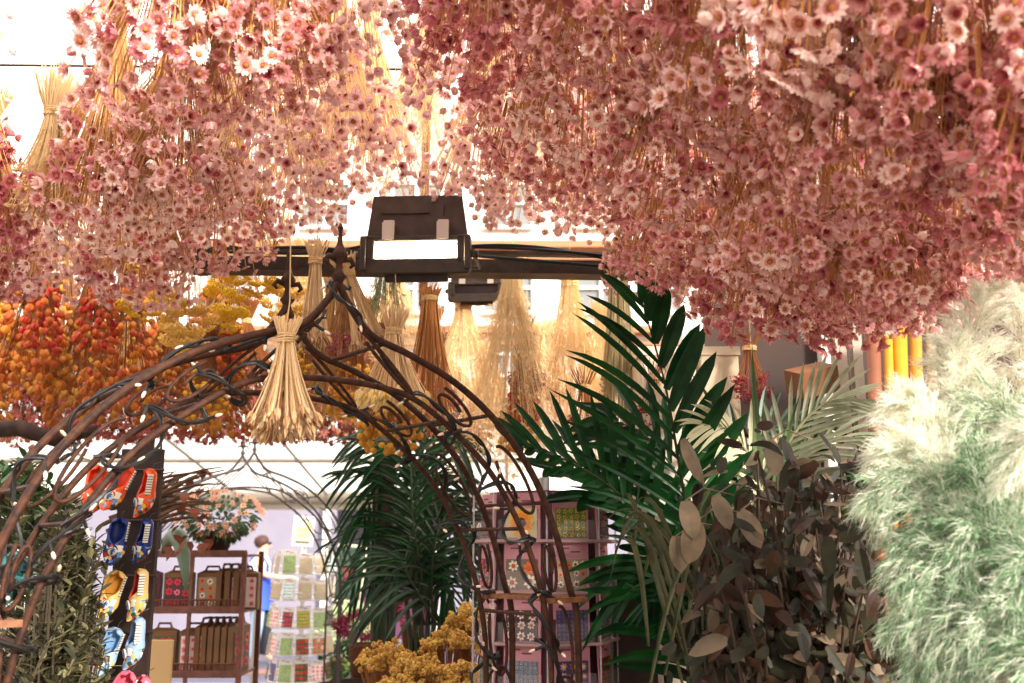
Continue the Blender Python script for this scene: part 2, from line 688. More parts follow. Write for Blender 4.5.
# brown upright behind the lamp
mb = MB()
p0 = P(424, 262, 3.2)
mb.box((p0.x, 3.2, p0.z + 0.5), (0.026, 0.03, 1.3))
mb.box((p0.x, 3.2, p0.z + 1.15), (0.7, 0.03, 0.03))
struct('trim_5', mb, mat('upright_brown', (150, 104, 78), 0.6))


def floodlight(loc, label, s=1.0, rx=0.0, lit=True):
    t = thing('floodlight', label, 'lamp', loc, (rx, 0, math.radians(-3)), 'floodlights on the beam')
    t.scale = (s, s, s)
    w = 0.300
    mb = MB()   # hood: a tapered housing behind the face
    prof = [(-0.5 * w, -0.035), (0.5 * w, -0.035), (0.43 * w, 0.115), (-0.43 * w, 0.115)]
    V = [(x, -0.075, z) for x, z in prof] + [(x * 0.9, 0.08, z * 0.8 + 0.01) for x, z in prof]
    mb.add(V, [(0, 1, 2, 3), (7, 6, 5, 4), (0, 4, 5, 1), (1, 5, 6, 2), (2, 6, 7, 3), (3, 7, 4, 0)])
    for k in range(5):
        mb.box((0, -0.078 + 0.0 * k, 0.0), (0.001, 0.001, 0.001))
    mb.box((-0.035, -0.079, 0.062), (0.14, 0.006, 0.003))
    mb.box((0.075, -0.079, 0.07), (0.004, 0.006, 0.03))
    h = obj('housing', mb, mat('lamp_housing', (74, 58, 50), 0.45, (56, 44, 38), scale=30), t)
    bv = h.modifiers.new('b', 'BEVEL')
    bv.width = 0.004
    fr = MB()
    fy = -0.095
    fr.box((-0.135, fy, -0.055), (0.035, 0.035, 0.085), 0)
    fr.box((0.135, fy, -0.055), (0.035, 0.035, 0.085), 0)
    fr.box((0, fy, -0.102), (0.305, 0.035, 0.045), 0)
    fr.box((0, fy, -0.022), (0.305, 0.035, 0.016), 0)
    fr.box((-0.148, fy, -0.065), (0.018, 0.05, 0.1), 0)
    fr.box((0.148, fy, -0.065), (0.018, 0.05, 0.1), 0)
    fr.box((0, fy + 0.02, -0.126), (0.18, 0.02, 0.03), 0)
    o = obj('front_frame', fr, blackm, t)
    bv = o.modifiers.new('b', 'BEVEL')
    bv.width = 0.003
    ln_ = MB()
    ln_.box((0, fy + 0.004, -0.055), (0.236, 0.01, 0.062))
    obj('lens', ln_, mat('lamp_glow', (255, 240, 214), 0.4, emit=9.0) if lit else dgl, t)
    for sx in (-0.078, 0.078):
        c = MB()
        c.box((sx, -0.108, 0.0), (0.034, 0.016, 0.05))
        c.box((sx, -0.095, 0.028), (0.03, 0.02, 0.012))
        obj('clip', c, mat('clip_grey', (196, 182, 170), 0.5), t)
    br_ = MB()
    for sx in (-1, 1):
        br_.box((sx * 0.163, -0.06, -0.06), (0.006, 0.09, 0.02))
        br_.tube([(sx * 0.155, -0.075, -0.06), (sx * 0.176, -0.075, -0.06)], 0.011, 8)
    br_.tube([(-0.163, -0.02, -0.06), (-0.163, 0.13, -0.05), (0.163, 0.13, -0.05), (0.163, -0.02, -0.06)], 0.007, 6)
    obj('mounting_bracket', br_, blackm, t)
    if lit:
        a = bpy.data.lights.new('lamp_light', 'AREA')
        a.shape = 'RECTANGLE'
        a.size = 0.23
        a.size_y = 0.06
        a.energy = 9
        a.color = (1, 0.86, 0.66)
        al = bpy.data.objects.new('lamp_light', a)
        al.location = (0, fy - 0.012, -0.055)
        al.rotation_euler = (PI / 2, 0, 0)
        al.parent = t
        COL.objects.link(al)
    return t


fl = floodlight(P(421, 241, 2.82), 'black metal floodlight with glowing white lens fixed to the beam', 1.0, math.radians(2), True)
fl2 = floodlight(P(478, 283, 3.9), 'smaller unlit black floodlight hanging farther back behind the beam', 0.72, math.radians(4), False)

# ================================================================== WROUGHT-IRON ARCHES
def arch(origin, yaw, label, sc=1.0, mat_=None, rod=0.0085, width=(0.60, 0.685), depth=0.27, thin=1.0, lights=True):
    t = thing('garden_arch', label, 'arch', origin, (0, 0, yaw))
    mat_ = mat_ or iron
    # profiles (s, z): s = distance from the axis
    wi, wo2 = width
    outer = [(0.0, 2.175), (0.025, 2.13), (0.085, 2.065), (0.19, 2.03), (0.32, 1.975), (0.44, 1.89), (0.54, 1.78), (0.61, 1.65), (0.66, 1.50), (wo2, 1.40), (wo2, 1.0), (wo2, 0.0)]
    inner = [(0.0, 1.955), (0.10, 1.95), (0.20, 1.93), (0.30, 1.87), (0.41, 1.78), (0.495, 1.665), (0.555, 1.54), (0.59, 1.41), (wi, 1.30), (wi, 1.0), (wi, 0.0)]

    def pt(s, z, y):
        return Vector((s * sc, y, z * sc))
    so = spline([Vector((s, 0, z)) for s, z in outer], 5)
    si = spline([Vector((s, 0, z)) for s, z in inner], 5)
    for y in (0.0, depth):
        for side in (-1, 1):
            m1 = MB()
            m1.tube([pt(side * p.x, p.z, y) for p in so], rod * thin, 8)
            obj('outer_rod', m1, mat_, t, True)
            m1 = MB()
            m1.tube([pt(side * p.x, p.z, y) for p in si], rod * 0.85 * thin, 8)
            obj('inner_rod', m1, mat_, t, True)
            # scrolls between the two rods
            for j, (k, kk) in enumerate(((9, 9), (18, 17), (27, 25), (35, 33), (43, 41))):
                a = so[min(k, len(so) - 1)]
                b = si[min(kk, len(si) - 1)]
                c = (a + b) / 2
                hw = min(0.05, (a - b).length * 0.5)
                tg = (so[min(k + 1, len(so) - 1)] - so[k - 1]).normalized()
                nn = (a - b).normalized()
                pts = []
                L2 = 0.085
                for i in range(25):
                    u = i / 24
                    if j % 2 == 0:      # U-shaped hoop hanging between the rods
                        ang = PI * (1.75 * u - 0.35)
                        q = c + nn * (hw * math.cos(ang)) + tg * (L2 * (math.sin(ang)))
                    else:               # spiral curl
                        ang = 2 * PI * 1.25 * u
                        rr = hw * (1 - 0.62 * u)
                        q = c + nn * rr * math.cos(ang) + tg * rr * 1.3 * math.sin(ang)
                    pts.append(pt(side * q.x, q.z, y))
                m1 = MB()
                m1.tube(pts, rod * 0.5 * thin, 6)
                obj('scroll', m1, mat_, t, True)
            for zc in (1.22, 0.85, 0.5):
                c = Vector(((wi + wo2) / 2, 0, zc))
                hw = (wo2 - wi) / 2
                pts = [pt(side * (c.x + hw * math.cos(a)), c.z + 0.07 * math.sin(a), y) for a in [2 * PI * i / 20 for i in range(21)]]
                m1 = MB()
                m1.tube(pts, rod * 0.5 * thin, 6)
                obj('scroll', m1, mat_, t, True)
        # finial: stacked knobs with a leaf collar
        fz = 2.165 * sc
        m1 = MB()
        m1.lathe([(0.006, 0), (0.010, 0.01), (0.018, 0.022), (0.010, 0.032), (0.007, 0.05), (0.015, 0.062), (0.019, 0.072), (0.012, 0.084), (0.006, 0.1), (0.004, 0.125), (0.007, 0.134), (0.002, 0.145)],
                 10, 0, Matrix.Translation((0, y, fz)) @ Matrix.Scale(thin, 4))
        for sx in (-1, 1):
            m1.tube([Vector((0, y, fz + 0.058)), Vector((sx * 0.028, y, fz + 0.066)), Vector((sx * 0.036, y, fz + 0.054)), Vector((sx * 0.027, y, fz + 0.046))], [0.006, 0.007, 0.006, 0.003], 6)
        obj('finial', m1, mat_, t, True)
    # rungs joining the two faces, and flat ledge bars on the legs
    for side in (-1, 1):
        for (k, which) in ((12, so), (24, so), (33, so), (14, si), (26, si), (34, si)):
            q = which[k]
            m1 = MB()
            m1.tube([pt(side * q.x, q.z, 0), pt(side * q.x, q.z, depth)], rod * 0.6 * thin, 6)
            obj('rung', m1, mat_, t)
        for z in (1.47, 1.10, 0.7, 0.3):
            m1 = MB()
            for y in (0, depth):
                m1.box((side * (wi + wo2) / 2 * sc, y - 0.012, z * sc), ((wo2 - wi + 0.03) * sc, 0.02, 0.012))
            for s in (wi, wo2):
                m1.box((side * s * sc, depth / 2, z * sc + 0.002), (0.012, depth, 0.010))
            obj('ledge', m1, mat('ledge_rust', (140, 88, 52), 0.55, (104, 62, 38), scale=40) if lights else mat_, t)
    return t, so, si, pt


AO = Vector((-0.385, 2.14, 0))
AYAW = math.radians(37)
ar, so, si, apt = arch(AO, AYAW, 'rusty wrought iron garden arch with scrolls, wound with fairy lights, nearest the viewer')
arch(Vector((-1.60, 6.2, 0)), math.radians(30), 'thin dark iron garden arch farther back by the postcard stand', 1.0, iron_d, 0.0085, lights=False)
AM = Matrix.Translation(AO) @ Matrix.Rotation(AYAW, 4, 'Z')

# fairy-light string wound around the arch
r = random.Random(5)
bulbm = mat('bulb_warm', (236, 206, 176), 0.25)
sockm = mat('bulb_socket', (30, 26, 24), 0.5)


def string_light(path, label, turns, rad, nb, seed, y0):
    r = random.Random(seed)
    t = thing('string_light', label, 'fairy lights', (0, 0, 0), (0, 0, 0), 'fairy light strings on the arch')
    n = len(path)
    pts = []
    m = 260
    for i in range(m):
        u = i / (m - 1) * (n - 1)
        a = int(min(u, n - 2))
        p = path[a].lerp(path[a + 1], u - a)
        ph = 2 * PI * turns * i / m
        rr = rad * (1 + 0.9 * math.sin(i * 0.11) ** 2)
        p = p + Vector((math.cos(ph) * rr, y0 + math.sin(ph) * rr * 0.9, math.sin(ph * 0.83) * rr))
        pts.append(AM @ p)
    c = MB()
    c.tube(pts, 0.0034, 5)
    pts2 = [p + Vector((0.006 * math.sin(i * 0.6), 0.004, 0.006 * math.cos(i * 0.6))) for i, p in enumerate(pts)]
    c.tube(pts2, 0.0028, 5)
    obj('cable', c, cablem, t)
    so_, bu_ = MB(), MB()
    so_.tube([(0, 0, 0), (0, 0, 0.026)], 0.0042, 6)
    bu_.lathe([(0.003, 0.026), (0.0042, 0.03), (0.004, 0.038), (0.001, 0.043)], 6)
    nb = nb * 3 // 4
    ms, mu = so_.data('socket', [sockm]), bu_.data('bulb', [bulbm])
    for k in range(nb):
        i = int((k + 0.5) * m / nb)
        d = Vector((r.uniform(-1, 1), r.uniform(-1, 0.2), r.uniform(-1, 0.8)))
        M = aim(pts[i], d, (0.85, 0.85, 1.0))
        s = obj('socket', ms, [], t)
        s.matrix_local = M
        b = obj('bulb', mu, [], s)
    return t


Z_ = lambda side, prof, a, b, step: [Vector((side * p.x, 0, p.z)) for p in (prof[a:b] if step > 0 else prof[a:b][::-1])]
string_light([Vector((-0.63, 0, 0.9)), Vector((-0.63, 0, 1.2))] + Z_(-1, si, 8, 40, -1), 'black fairy light string climbing the near left side of the arch', 9, 0.022, 22, 1, 0.0)
string_light([Vector((-0.66, 0, 1.1))] + Z_(-1, so, 6, 42, -1), 'black fairy light string along the outer left curve of the arch', 6, 0.018, 16, 2, 0.03)
string_light(Z_(1, so, 2, 8, 1) + Z_(1, si, 12, 44, 1) + [Vector((0.62, 0, 1.2)), Vector((0.62, 0, 0.9))], 'black fairy light string down the right front side of the arch', 9, 0.02, 22, 3, 0.0)
string_light(Z_(1, si, 4, 44, 1) + [Vector((0.62, 0, 1.2)), Vector((0.62, 0, 0.9))], 'black fairy light string down the right rear side of the arch', 7, 0.022, 18, 4, 0.27)

# ================================================================== PINK DAISY BUNCHES OVERHEAD
protos = []
for k in range(5):
    protos.append(make_bunch('daisy_bunch', 'x', 'dried flowers', 100 + k, 0.52, 0.20, 330, DA + DA[:2] + CU + BU + DA[1:3], pm if k % 2 == 0 else pm, 'flower_head', 0.0185,
                             trange=(0.36, 1.0), power=0.62, smat=strawm, stem_r=0.0011, n_obj=100, leafy=1))
pale = make_bunch('daisy_bunch', 'x', 'dried flowers', 140, 0.52, 0.20, 240, DA + CU + BU, pm_pale, 'flower_head', 0.0175, trange=(0.4, 1.0), power=0.62, smat=goldm, n_obj=100, leafy=1)
sparse = make_bunch('daisy_bunch', 'x', 'dried flowers', 150, 0.60, 0.19, 120, DA + CU + BU, pm_pale, 'flower_head', 0.0145, trange=(0.3, 1.0), power=0.6, smat=goldm, n_obj=100, leafy=1)

ROWS = [
    ('hindmost row', 'left', 2.75, [(-25, 305, 0), (50, 300, 1), (135, 303, 0), (215, 268, 0), (290, 232, 1), (365, 195, 1)]),
    ('middle row', 'left', 2.25, [(-40, 262, 0), (98, 245, 0), (175, 228, 0), (255, 200, 1), (325, 155, 1), (392, 80, 2)]),
    ('foremost row', 'left', 1.7, [(-75, 150, 2), (165, 110, 0), (250, 95, 0), (335, 45, 1)]),
    ('hindmost row', 'right', 2.7, [(490, 205, 1), (540, 225, 1), (612, 235, 1), (660, 292, 0), (735, 325, 0)]),
    ('fourth row', 'right', 2.25, [(478, 120, 1), (540, 165, 0), (610, 212, 0), (690, 290, 0), (775, 338, 0), (850, 350, 0), (930, 325, 0)]),
    ('third row', 'right', 1.85, [(490, 90, 0), (590, 150, 0), (690, 225, 0), (790, 290, 0), (890, 318, 0), (990, 290, 0)]),
    ('second row', 'right', 1.5, [(500, 10, 0), (620, 60, 0), (745, 135, 0), (870, 215, 0), (985, 240, 0), (1085, 260, 0)]),
    ('foremost row', 'right', 1.2, [(700, -10, 0), (850, 60, 0), (1000, 120, 0), (1110, 200, 0)]),
]
used = set()
r = random.Random(77)
n_b = 0
for (rn, side, d, lst) in ROWS:
    for i, (px, py, kind) in enumerate(lst):
        p = P(px, py, d)
        pr = pale if kind == 1 else (sparse if kind == 2 else protos[n_b % 5])
        n_b += 1
        sc = r.uniform(0.92, 1.08)
        Lh = 0.60 if kind == 2 else 0.52
        loc = Vector((p.x, p.y + r.uniform(-0.05, 0.05), p.z + Lh * sc + 0.01))
        look = ('pink', 'pale pink', 'sparse pale pink')[kind]
        lab = '%s dried daisy bunch overhead, %s from left, %s, %s mass' % (look, SUF[i], rn, side)
        g = '%s daisy bunches hanging overhead' % ('pink',)
        rz = r.uniform(-0.4, 0.4)
        if pr.name in used:
            o = dup(pr, loc, (0, 0, rz), lab, g, sc)
        else:
            used.add(pr.name)
            pr.location = loc
            pr.rotation_euler = (0, 0, rz)
            pr.scale = (sc,) * 3
            pr['label'] = lab
            pr['group'] = g
# wires the bunches hang from
wz = 0
for k, (d, z) in enumerate(((2.75, 3.02), (2.25, 3.04), (1.85, 3.0), (1.7, 3.06), (1.5, 2.85), (1.2, 2.78))):
    m1 = MB()
    m1.tube([(-2.6, d, z), (0, d, z - 0.03), (2.6, d, z)], 0.004, 5)
    for x in (-2.0, -1.0, 0.0, 1.0, 2.0):
        m1.tube([(x, d, z - 0.02), (x, d, z + 0.5)], 0.002, 4)
    tag(obj('hanging_wire', m1, iron_d), 'dark steel wire carrying the %s row of daisy bunches' % ['hindmost left', 'second hindmost', 'third hindmost', 'left foremost', 'second foremost', 'foremost right'][k], 'wire', 'wires above the daisy bunches')

# ================================================================== OTHER DRIED BUNCHES
def lantern(seed):
    mb = MB()
    mb.lathe([(0.05, 1.05), (0.35, 0.95), (0.72, 0.6), (0.85, 0.15), (0.75, -0.35), (0.45, -0.8), (0.12, -1.1)][::-1], 10, 0, ribs=5, ribd=0.14)
    return mb


def button(seed):
    r = random.Random(seed)
    mb = MB()
    mb.lathe([(0.2, -0.9), (0.75, -0.65), (1.0, 0.0), (0.8, 0.6), (0.45, 0.82), (0.3, 0.7), (0.05, 0.66)], 9, 0, ribs=4, ribd=0.05)
    return mb


def umbel(seed):
    """flat cluster of yellow florets"""
    r = random.Random(seed)
    mb = MB()
    for k in range(34):
        a = 2.4 * k
        rr = math.sqrt(k / 34.0)
        z = 0.35 * (1 - rr * rr) + r.uniform(-0.05, 0.05)
        s = r.uniform(0.15, 0.22)
        mb.lathe([(0.3 * s, -s), (s, -0.2 * s), (0.8 * s, 0.5 * s), (0.1 * s, 0.8 * s)], 5, 0, Matrix.Translation((rr * math.cos(a), rr * math.sin(a), z)))
    for k in range(9):
        a = 0.7 * k
        mb.tube([(0, 0, -1.2), (0.3 * math.cos(a), 0.3 * math.sin(a), -0.5), (0.8 * math.cos(a), 0.8 * math.sin(a), 0.1)], 0.05, 3, 1, False)
    return mb


def husk(seed):
    """long papery everlasting / straw bud with pointed bracts"""
    r = random.Random(seed)
    mb = MB()
    for k in range(8):
        a = 2 * PI * k / 8 + r.uniform(-0.2, 0.2)
        L = r.uniform(1.6, 2.3)
        V = []
        for i, (rr, z, w) in enumerate(((0.1, 0, 0.1), (0.42, 0.55, 0.3), (0.5, 1.2, 0.26), (0.3 + r.uniform(-0.15, 0.25), L, 0.03))):
            for s in (-1, 1):
                V.append((math.cos(a) * rr - math.sin(a) * s * w, math.sin(a) * rr + math.cos(a) * s * w, z))
        mb.add(V, [(0, 1, 3, 2), (2, 3, 5, 4), (4, 5, 7, 6)], 0 if k % 3 else 1)
    return mb


def spikelet(seed):
    r = random.Random(seed)
    mb = MB()
    for k in range(6):
        z = 0.5 * k
        a = r.random() * 6.28
        mb.lathe([(0.05, -0.4), (0.28, -0.1), (0.22, 0.2), (0.03, 0.5)], 5, 0, Matrix.Translation((0.25 * math.cos(a), 0.25 * math.sin(a), z)))
    return mb


def statice(seed):
    r = random.Random(seed)
    mb = MB()
    for k in range(16):
        p = Vector((r.gauss(0, .5), r.gauss(0, .5), r.gauss(0, .5)))
        mb.lathe([(0.05, -0.2), (0.3, 0.1), (0.14, 0.16), (0.02, 0.1)], 5, k % 2, aim(p, p + Vector((0.01, 0, 0.2)), 0.9))
    return mb


orange = mat('lantern_orange', (210, 116, 42), 0.6, vary=0.28, hue=0.018, trans=0.25)
amber = mat('lantern_amber', (190, 120, 42), 0.65, vary=0.25, hue=0.02, trans=0.2)
redor = mat('lantern_red', (200, 80, 34), 0.6, vary=0.2, hue=0.02, trans=0.25)
yell = mat('yarrow_yellow', (238, 192, 52), 0.8, vary=0.2, hue=0.01)
mustard = mat('button_mustard', (202, 142, 44), 0.8, vary=0.22, hue=0.012)
tansy = mat('tansy_dry', (206, 166, 88), 0.85, vary=0.2, hue=0.01)
husk_a = mat('husk_cream', (226, 190, 142), 0.7, vary=0.25, trans=0.2)
husk_b = mat('husk_brown', (150, 104, 66), 0.75, vary=0.3, trans=0.1)
brite = mat('husk_white', (252, 236, 196), 0.6, vary=0.12, trans=0.3)
purp = mat('statice_plum', (140, 66, 84), 0.8, vary=0.3)
darkred = mat('berry_red', (132, 20, 36), 0.6, vary=0.3)
greenish = mat('herb_green', (146, 146, 104), 0.75, vary=0.3, trans=0.15)


def place_bunch(proto, first, px, py, d, label, L, group=None, sc=1.0, rz=0.0, tilt=(0, 0)):
    """put the tips of the bunch at a pixel-derived spot"""
    p = P(px, py, d)
    s = sc if not hasattr(sc, '__len__') else sc
    sz = sc if not hasattr(sc, '__len__') else sc[2]
    loc = Vector((p.x, p.y, p.z + L * sz))
    if first:
        proto.location = loc
        proto.rotation_euler = (tilt[0], tilt[1], rz)
        proto.scale = (sc,) * 3 if not hasattr(sc, '__len__') else sc
        proto['label'] = label
        if group:
            proto['group'] = group
        return proto
    return dup(proto, loc, (tilt[0], tilt[1], rz), label, group, sc)


# chinese-lantern bunches (left)
LA = [lantern(1)]
phy_o = make_bunch('lantern_bunch', 'x', 'dried flowers', 200, 0.56, 0.17, 150, LA, [orange], 'seed_lantern', 0.0165, trange=(0.15, 1.0), power=0.6, smat=strawd, faces='down', leafy=1)
phy_a = make_bunch('lantern_bunch', 'x', 'dried flowers', 201, 0.56, 0.17, 160, LA, [amber], 'seed_lantern', 0.0155, trange=(0.15, 1.0), power=0.6, smat=strawd, faces='down', leafy=1)
phy_r = make_bunch('lantern_bunch', 'x', 'dried flowers', 202, 0.34, 0.11, 80, LA, [redor], 'seed_lantern', 0.0165, trange=(0.15, 1.0), power=0.6, smat=strawd, faces='down')
for k, (pr, px, py, d, lab, L, sc) in enumerate((
        (phy_o, 22, 398, 3.5, 'orange lantern seed bunch hanging at the left edge, in front', 0.56, 0.95),
        (phy_a, 78, 425, 3.65, 'amber lantern seed bunch hanging second from the left edge', 0.56, 1.0),
        (phy_o, 118, 405, 3.5, 'orange lantern seed bunch hanging third from the left edge', 0.56, 0.9),
        (phy_a, 165, 428, 3.8, 'amber lantern seed bunch behind the left curve of the arch', 0.56, 0.85),
        (phy_a, 222, 436, 3.6, 'amber lantern seed bunch left of the large straw bundle', 0.56, 0.85),
        (phy_a, -30, 430, 3.9, 'amber lantern seed bunch cut off by the left edge', 0.56, 1.0),
        (phy_a, 55, 400, 4.3, 'amber lantern seed bunch deeper behind the two at the left edge', 0.56, 1.1),
        (phy_o, 140, 395, 4.3, 'orange lantern seed bunch deeper behind the arch left shoulder', 0.56, 1.1),
        (phy_a, 210, 400, 4.4, 'amber lantern seed bunch deepest, behind the yellow yarrow', 0.56, 1.1),
        (phy_a, -15, 405, 4.4, 'amber lantern seed bunch deepest at the left edge', 0.56, 1.1),
        (phy_r, 95, 352, 3.25, 'red lantern cluster hanging amid the orange bunches at the left', 0.34, 0.8),
        (phy_r, 40, 350, 3.3, 'red lantern cluster nearest the left edge', 0.34, 0.8),
        (phy_r, 222, 375, 3.5, 'red lantern cluster behind the arch under yellow yarrow', 0.34, 0.8))):
    place_bunch(pr, not pr.get('placed'), px, py, d, lab, L, 'lantern seed bunches behind the arch', sc, k * 0.3)
    pr['placed'] = 1
# yellow yarrow and golden buttons
UM = [umbel(1), umbel(2)]
yar = make_bunch('yarrow_bunch', 'x', 'dried flowers', 210, 0.42, 0.13, 34, UM, [yell, goldm], 'flower_cluster', 0.034, trange=(0.3, 1.0), power=0.6, smat=goldm, stem_r=0.0016, faces='down')
yar2 = make_bunch('yarrow_bunch', 'x', 'dried flowers', 211, 0.42, 0.12, 26, UM, [mat('yarrow_gold', (236, 192, 96), 0.8, vary=0.15), goldm], 'flower_cluster', 0.036, trange=(0.45, 1.0), power=0.6, smat=strawl, stem_r=0.0018, faces='down')
for k, (pr, px, py, d, lab, sc) in enumerate((
        (yar, 150, 322, 3.3, 'bright yellow yarrow bunch under the left mass of daisies', 0.8),
        (yar2, 182, 350, 3.1, 'pale gold yarrow bunch with long straight stems, heads down', 0.85),
        (yar, 226, 328, 3.3, 'bright yellow yarrow bunch right of the pale gold yarrow', 0.75),
        (yar, 262, 294, 3.3, 'small yellow yarrow bunch close under the beam', 0.6),
        (yar, 20, 335, 3.6, 'yellow yarrow bunch almost hidden at the left edge', 0.8),
        (yar, 120, 385, 4.0, 'deep yellow yarrow bunch behind the lantern seeds', 0.9),
        (yar2, 283, 330, 3.6, 'pale gold yarrow bunch behind the arch tip', 0.9))):
    place_bunch(pr, not pr.get('placed'), px, py, d, lab, 0.42, 'yarrow bunches under the left daisies', sc, k * 0.7)
    pr['placed'] = 1
BT = [button(1), button(2)]
btn = make_bunch('button_flower_bunch', 'x', 'dried flowers', 220, 0.36, 0.12, 120, BT, [mustard], 'flower_head', 0.0135, trange=(0.35, 1.0), power=0.5, smat=strawd, faces='down')
for k, (px, py, d, lab, sc) in enumerate(((388, 452, 3.0, 'mustard button flower bunch below the pale straw bundle', 0.9),
                                          (352, 418, 3.35, 'mustard button flower bunch partly hidden by the one before it', 0.8),
                                          (520, 452, 3.5, 'golden button flower bunch at the right of the arch', 0.8),
                                          (205, 424, 3.3, 'golden button flower bunch behind the left shoulder of the arch', 0.75),
                                          (300, 402, 3.6, 'mustard button flower bunch behind the large straw bundle', 0.8))):
    place_bunch(btn, k == 0, px, py, d, lab, 0.36, 'button flower bunches behind the arch', sc, k * 0.9)
# plum statice with orange lanterns below (right of the arch)
stc = make_bunch('statice_bunch', 'x', 'dried flowers', 230, 0.3, 0.10, 46, [statice(1), statice(2)], [purp, mat('statice_rose', (178, 96, 96), 0.8, vary=0.3)], 'flower_cluster', 0.018, trange=(0.6, 1.0), power=0.6, smat=strawd)
for k, (px, py, d, lab, sc) in enumerate(((527, 395, 3.4, 'plum statice bunch hanging among golden grass right of the arch', 0.75),
                                          (560, 402, 3.8, 'plum statice bunch farther back near the palm tips', 0.7),
                                          (440, 412, 3.5, 'plum statice bunch behind the right shoulder of the arch', 0.8),
                                          (345, 360, 3.4, 'rose statice bunch behind the centre of the arch', 0.9))):
    place_bunch(stc, k == 0, px, py, d, lab, 0.3, 'statice bunches behind the arch', sc, k)
place_bunch(phy_r, False, 523, 425, 3.4, 'orange red lantern cluster below plum statice right of arch', 0.34, 'lantern seed bunches behind the arch', 0.65)
bpy.context.view_layer.update()
# far fringe of hanging pink flowers seen under the bunches
far = make_bunch('daisy_bunch', 'x', 'dried flowers', 240, 0.45, 0.30, 460, [daisy(9, 0.2, 8), bud(3)], [mat('far_pink', (190, 112, 96), 0.8, vary=0.3, hue=0.02), petal_in, crimson, eye], 'flower_head', 0.019, trange=(0.45, 1.0), power=0.35, smat=strawd, n_obj=60, cord=False)
for k, px in enumerate((20, 92, 165, 240, 310, 372, 430)):
    place_bunch(far, k == 0, px, (443, 441, 440, 440, 440, 440, 450)[k], 4.6, 'rust pink flower bunch, %s from the left in the farthest low row' % SUF[k], 0.45, 'rust pink bunches in the farthest row', 1.25, k * 0.2)

# straw bundles
HU = [husk(1), husk(2), husk(3)]
big = make_bunch('straw_bundle', 'large cream straw flower bundle tied on the arch, heads down', 'dried flowers', 250, 0.19, 0.080, 78, HU, [husk_a, husk_b], 'seed_head', 0.0130,
                 trange=(0.72, 1.0), power=0.9, smat=strawl, stem_r=0.0021, tail=0.045, tie=0.015, faces='down', neck=0.1, shell=0.3, leafy=1)
place_bunch(big, True, 282, 430, 2.02, big['label'], 0.19, 'straw bundles behind and on the arch', (1.0, 1.0, 1.0))
b2 = make_bunch('straw_bundle', 'slim straw bundle hanging from the beam beside the arch finial', 'dried flowers', 251, 0.245, 0.05, 60, HU, [husk_a, husk_b], 'seed_head', 0.0115,
                trange=(0.78, 1.0), power=0.9, smat=strawl, stem_r=0.0015, tail=0.06, tie=0.016, faces='down', neck=0.1)
place_bunch(b2, True, 312, 345, 2.75, b2['label'], 0.245, 'straw bundles behind and on the arch', 1.0)
place_bunch(b2, False, 345, 348, 2.8, 'slanting straw bundle fanned to the right behind the arch tip', 0.245, 'straw bundles behind and on the arch', (1.2, 1.0, 0.9), 0.5, (0, -0.35))
b3 = make_bunch('straw_bundle', 'pale straw bundle with flaring white heads behind the arch centre', 'dried flowers', 252, 0.20, 0.115, 110, HU, [brite, yell], 'seed_head', 0.0135,
                trange=(0.8, 1.0), power=1.3, smat=strawl, stem_r=0.0016, tail=0.07, tie=0.02, faces='down', neck=0.05)
place_bunch(b3, True, 392, 403, 2.72, b3['label'], 0.20, 'straw bundles behind and on the arch', 1.0)
b4 = make_bunch('wheat_bundle', 'tall amber wheat stem bundle hanging straight below the floodlight', 'dried flowers', 253, 0.52, 0.12, 120, [spikelet(1)], [mat('wheat_amber', (206, 134, 66), 0.7, vary=0.25, trans=0.2)], 'ear', 0.006,
                trange=(0.5, 1.0), power=0.8, smat=mat('stem_amber', (214, 146, 84), 0.7, vary=0.25, trans=0.15), stem_r=0.0018, tail=0.05, tie=0.028, faces='down', n_obj=60)
place_bunch(b4, True, 428, 402, 2.98, b4['label'], 0.40, None, (0.85, 0.85, 0.8))
b5 = make_bunch('grass_bundle', 'broad tan grass bundle hanging behind the centre of the arch', 'dried flowers', 254, 0.5, 0.11, 200, [spikelet(2)], [mat('grass_tan', (190, 148, 88), 0.75, vary=0.25)], 'ear', 0.006,
                trange=(0.5, 1.0), power=0.35, smat=mat('stem_tan', (184, 142, 86), 0.7, vary=0.3), stem_r=0.0016, tail=0.05, tie=0.05, faces='down', n_obj=40)
place_bunch(b5, True, 335, 425, 3.5, b5['label'], 0.5, None, 1.0)
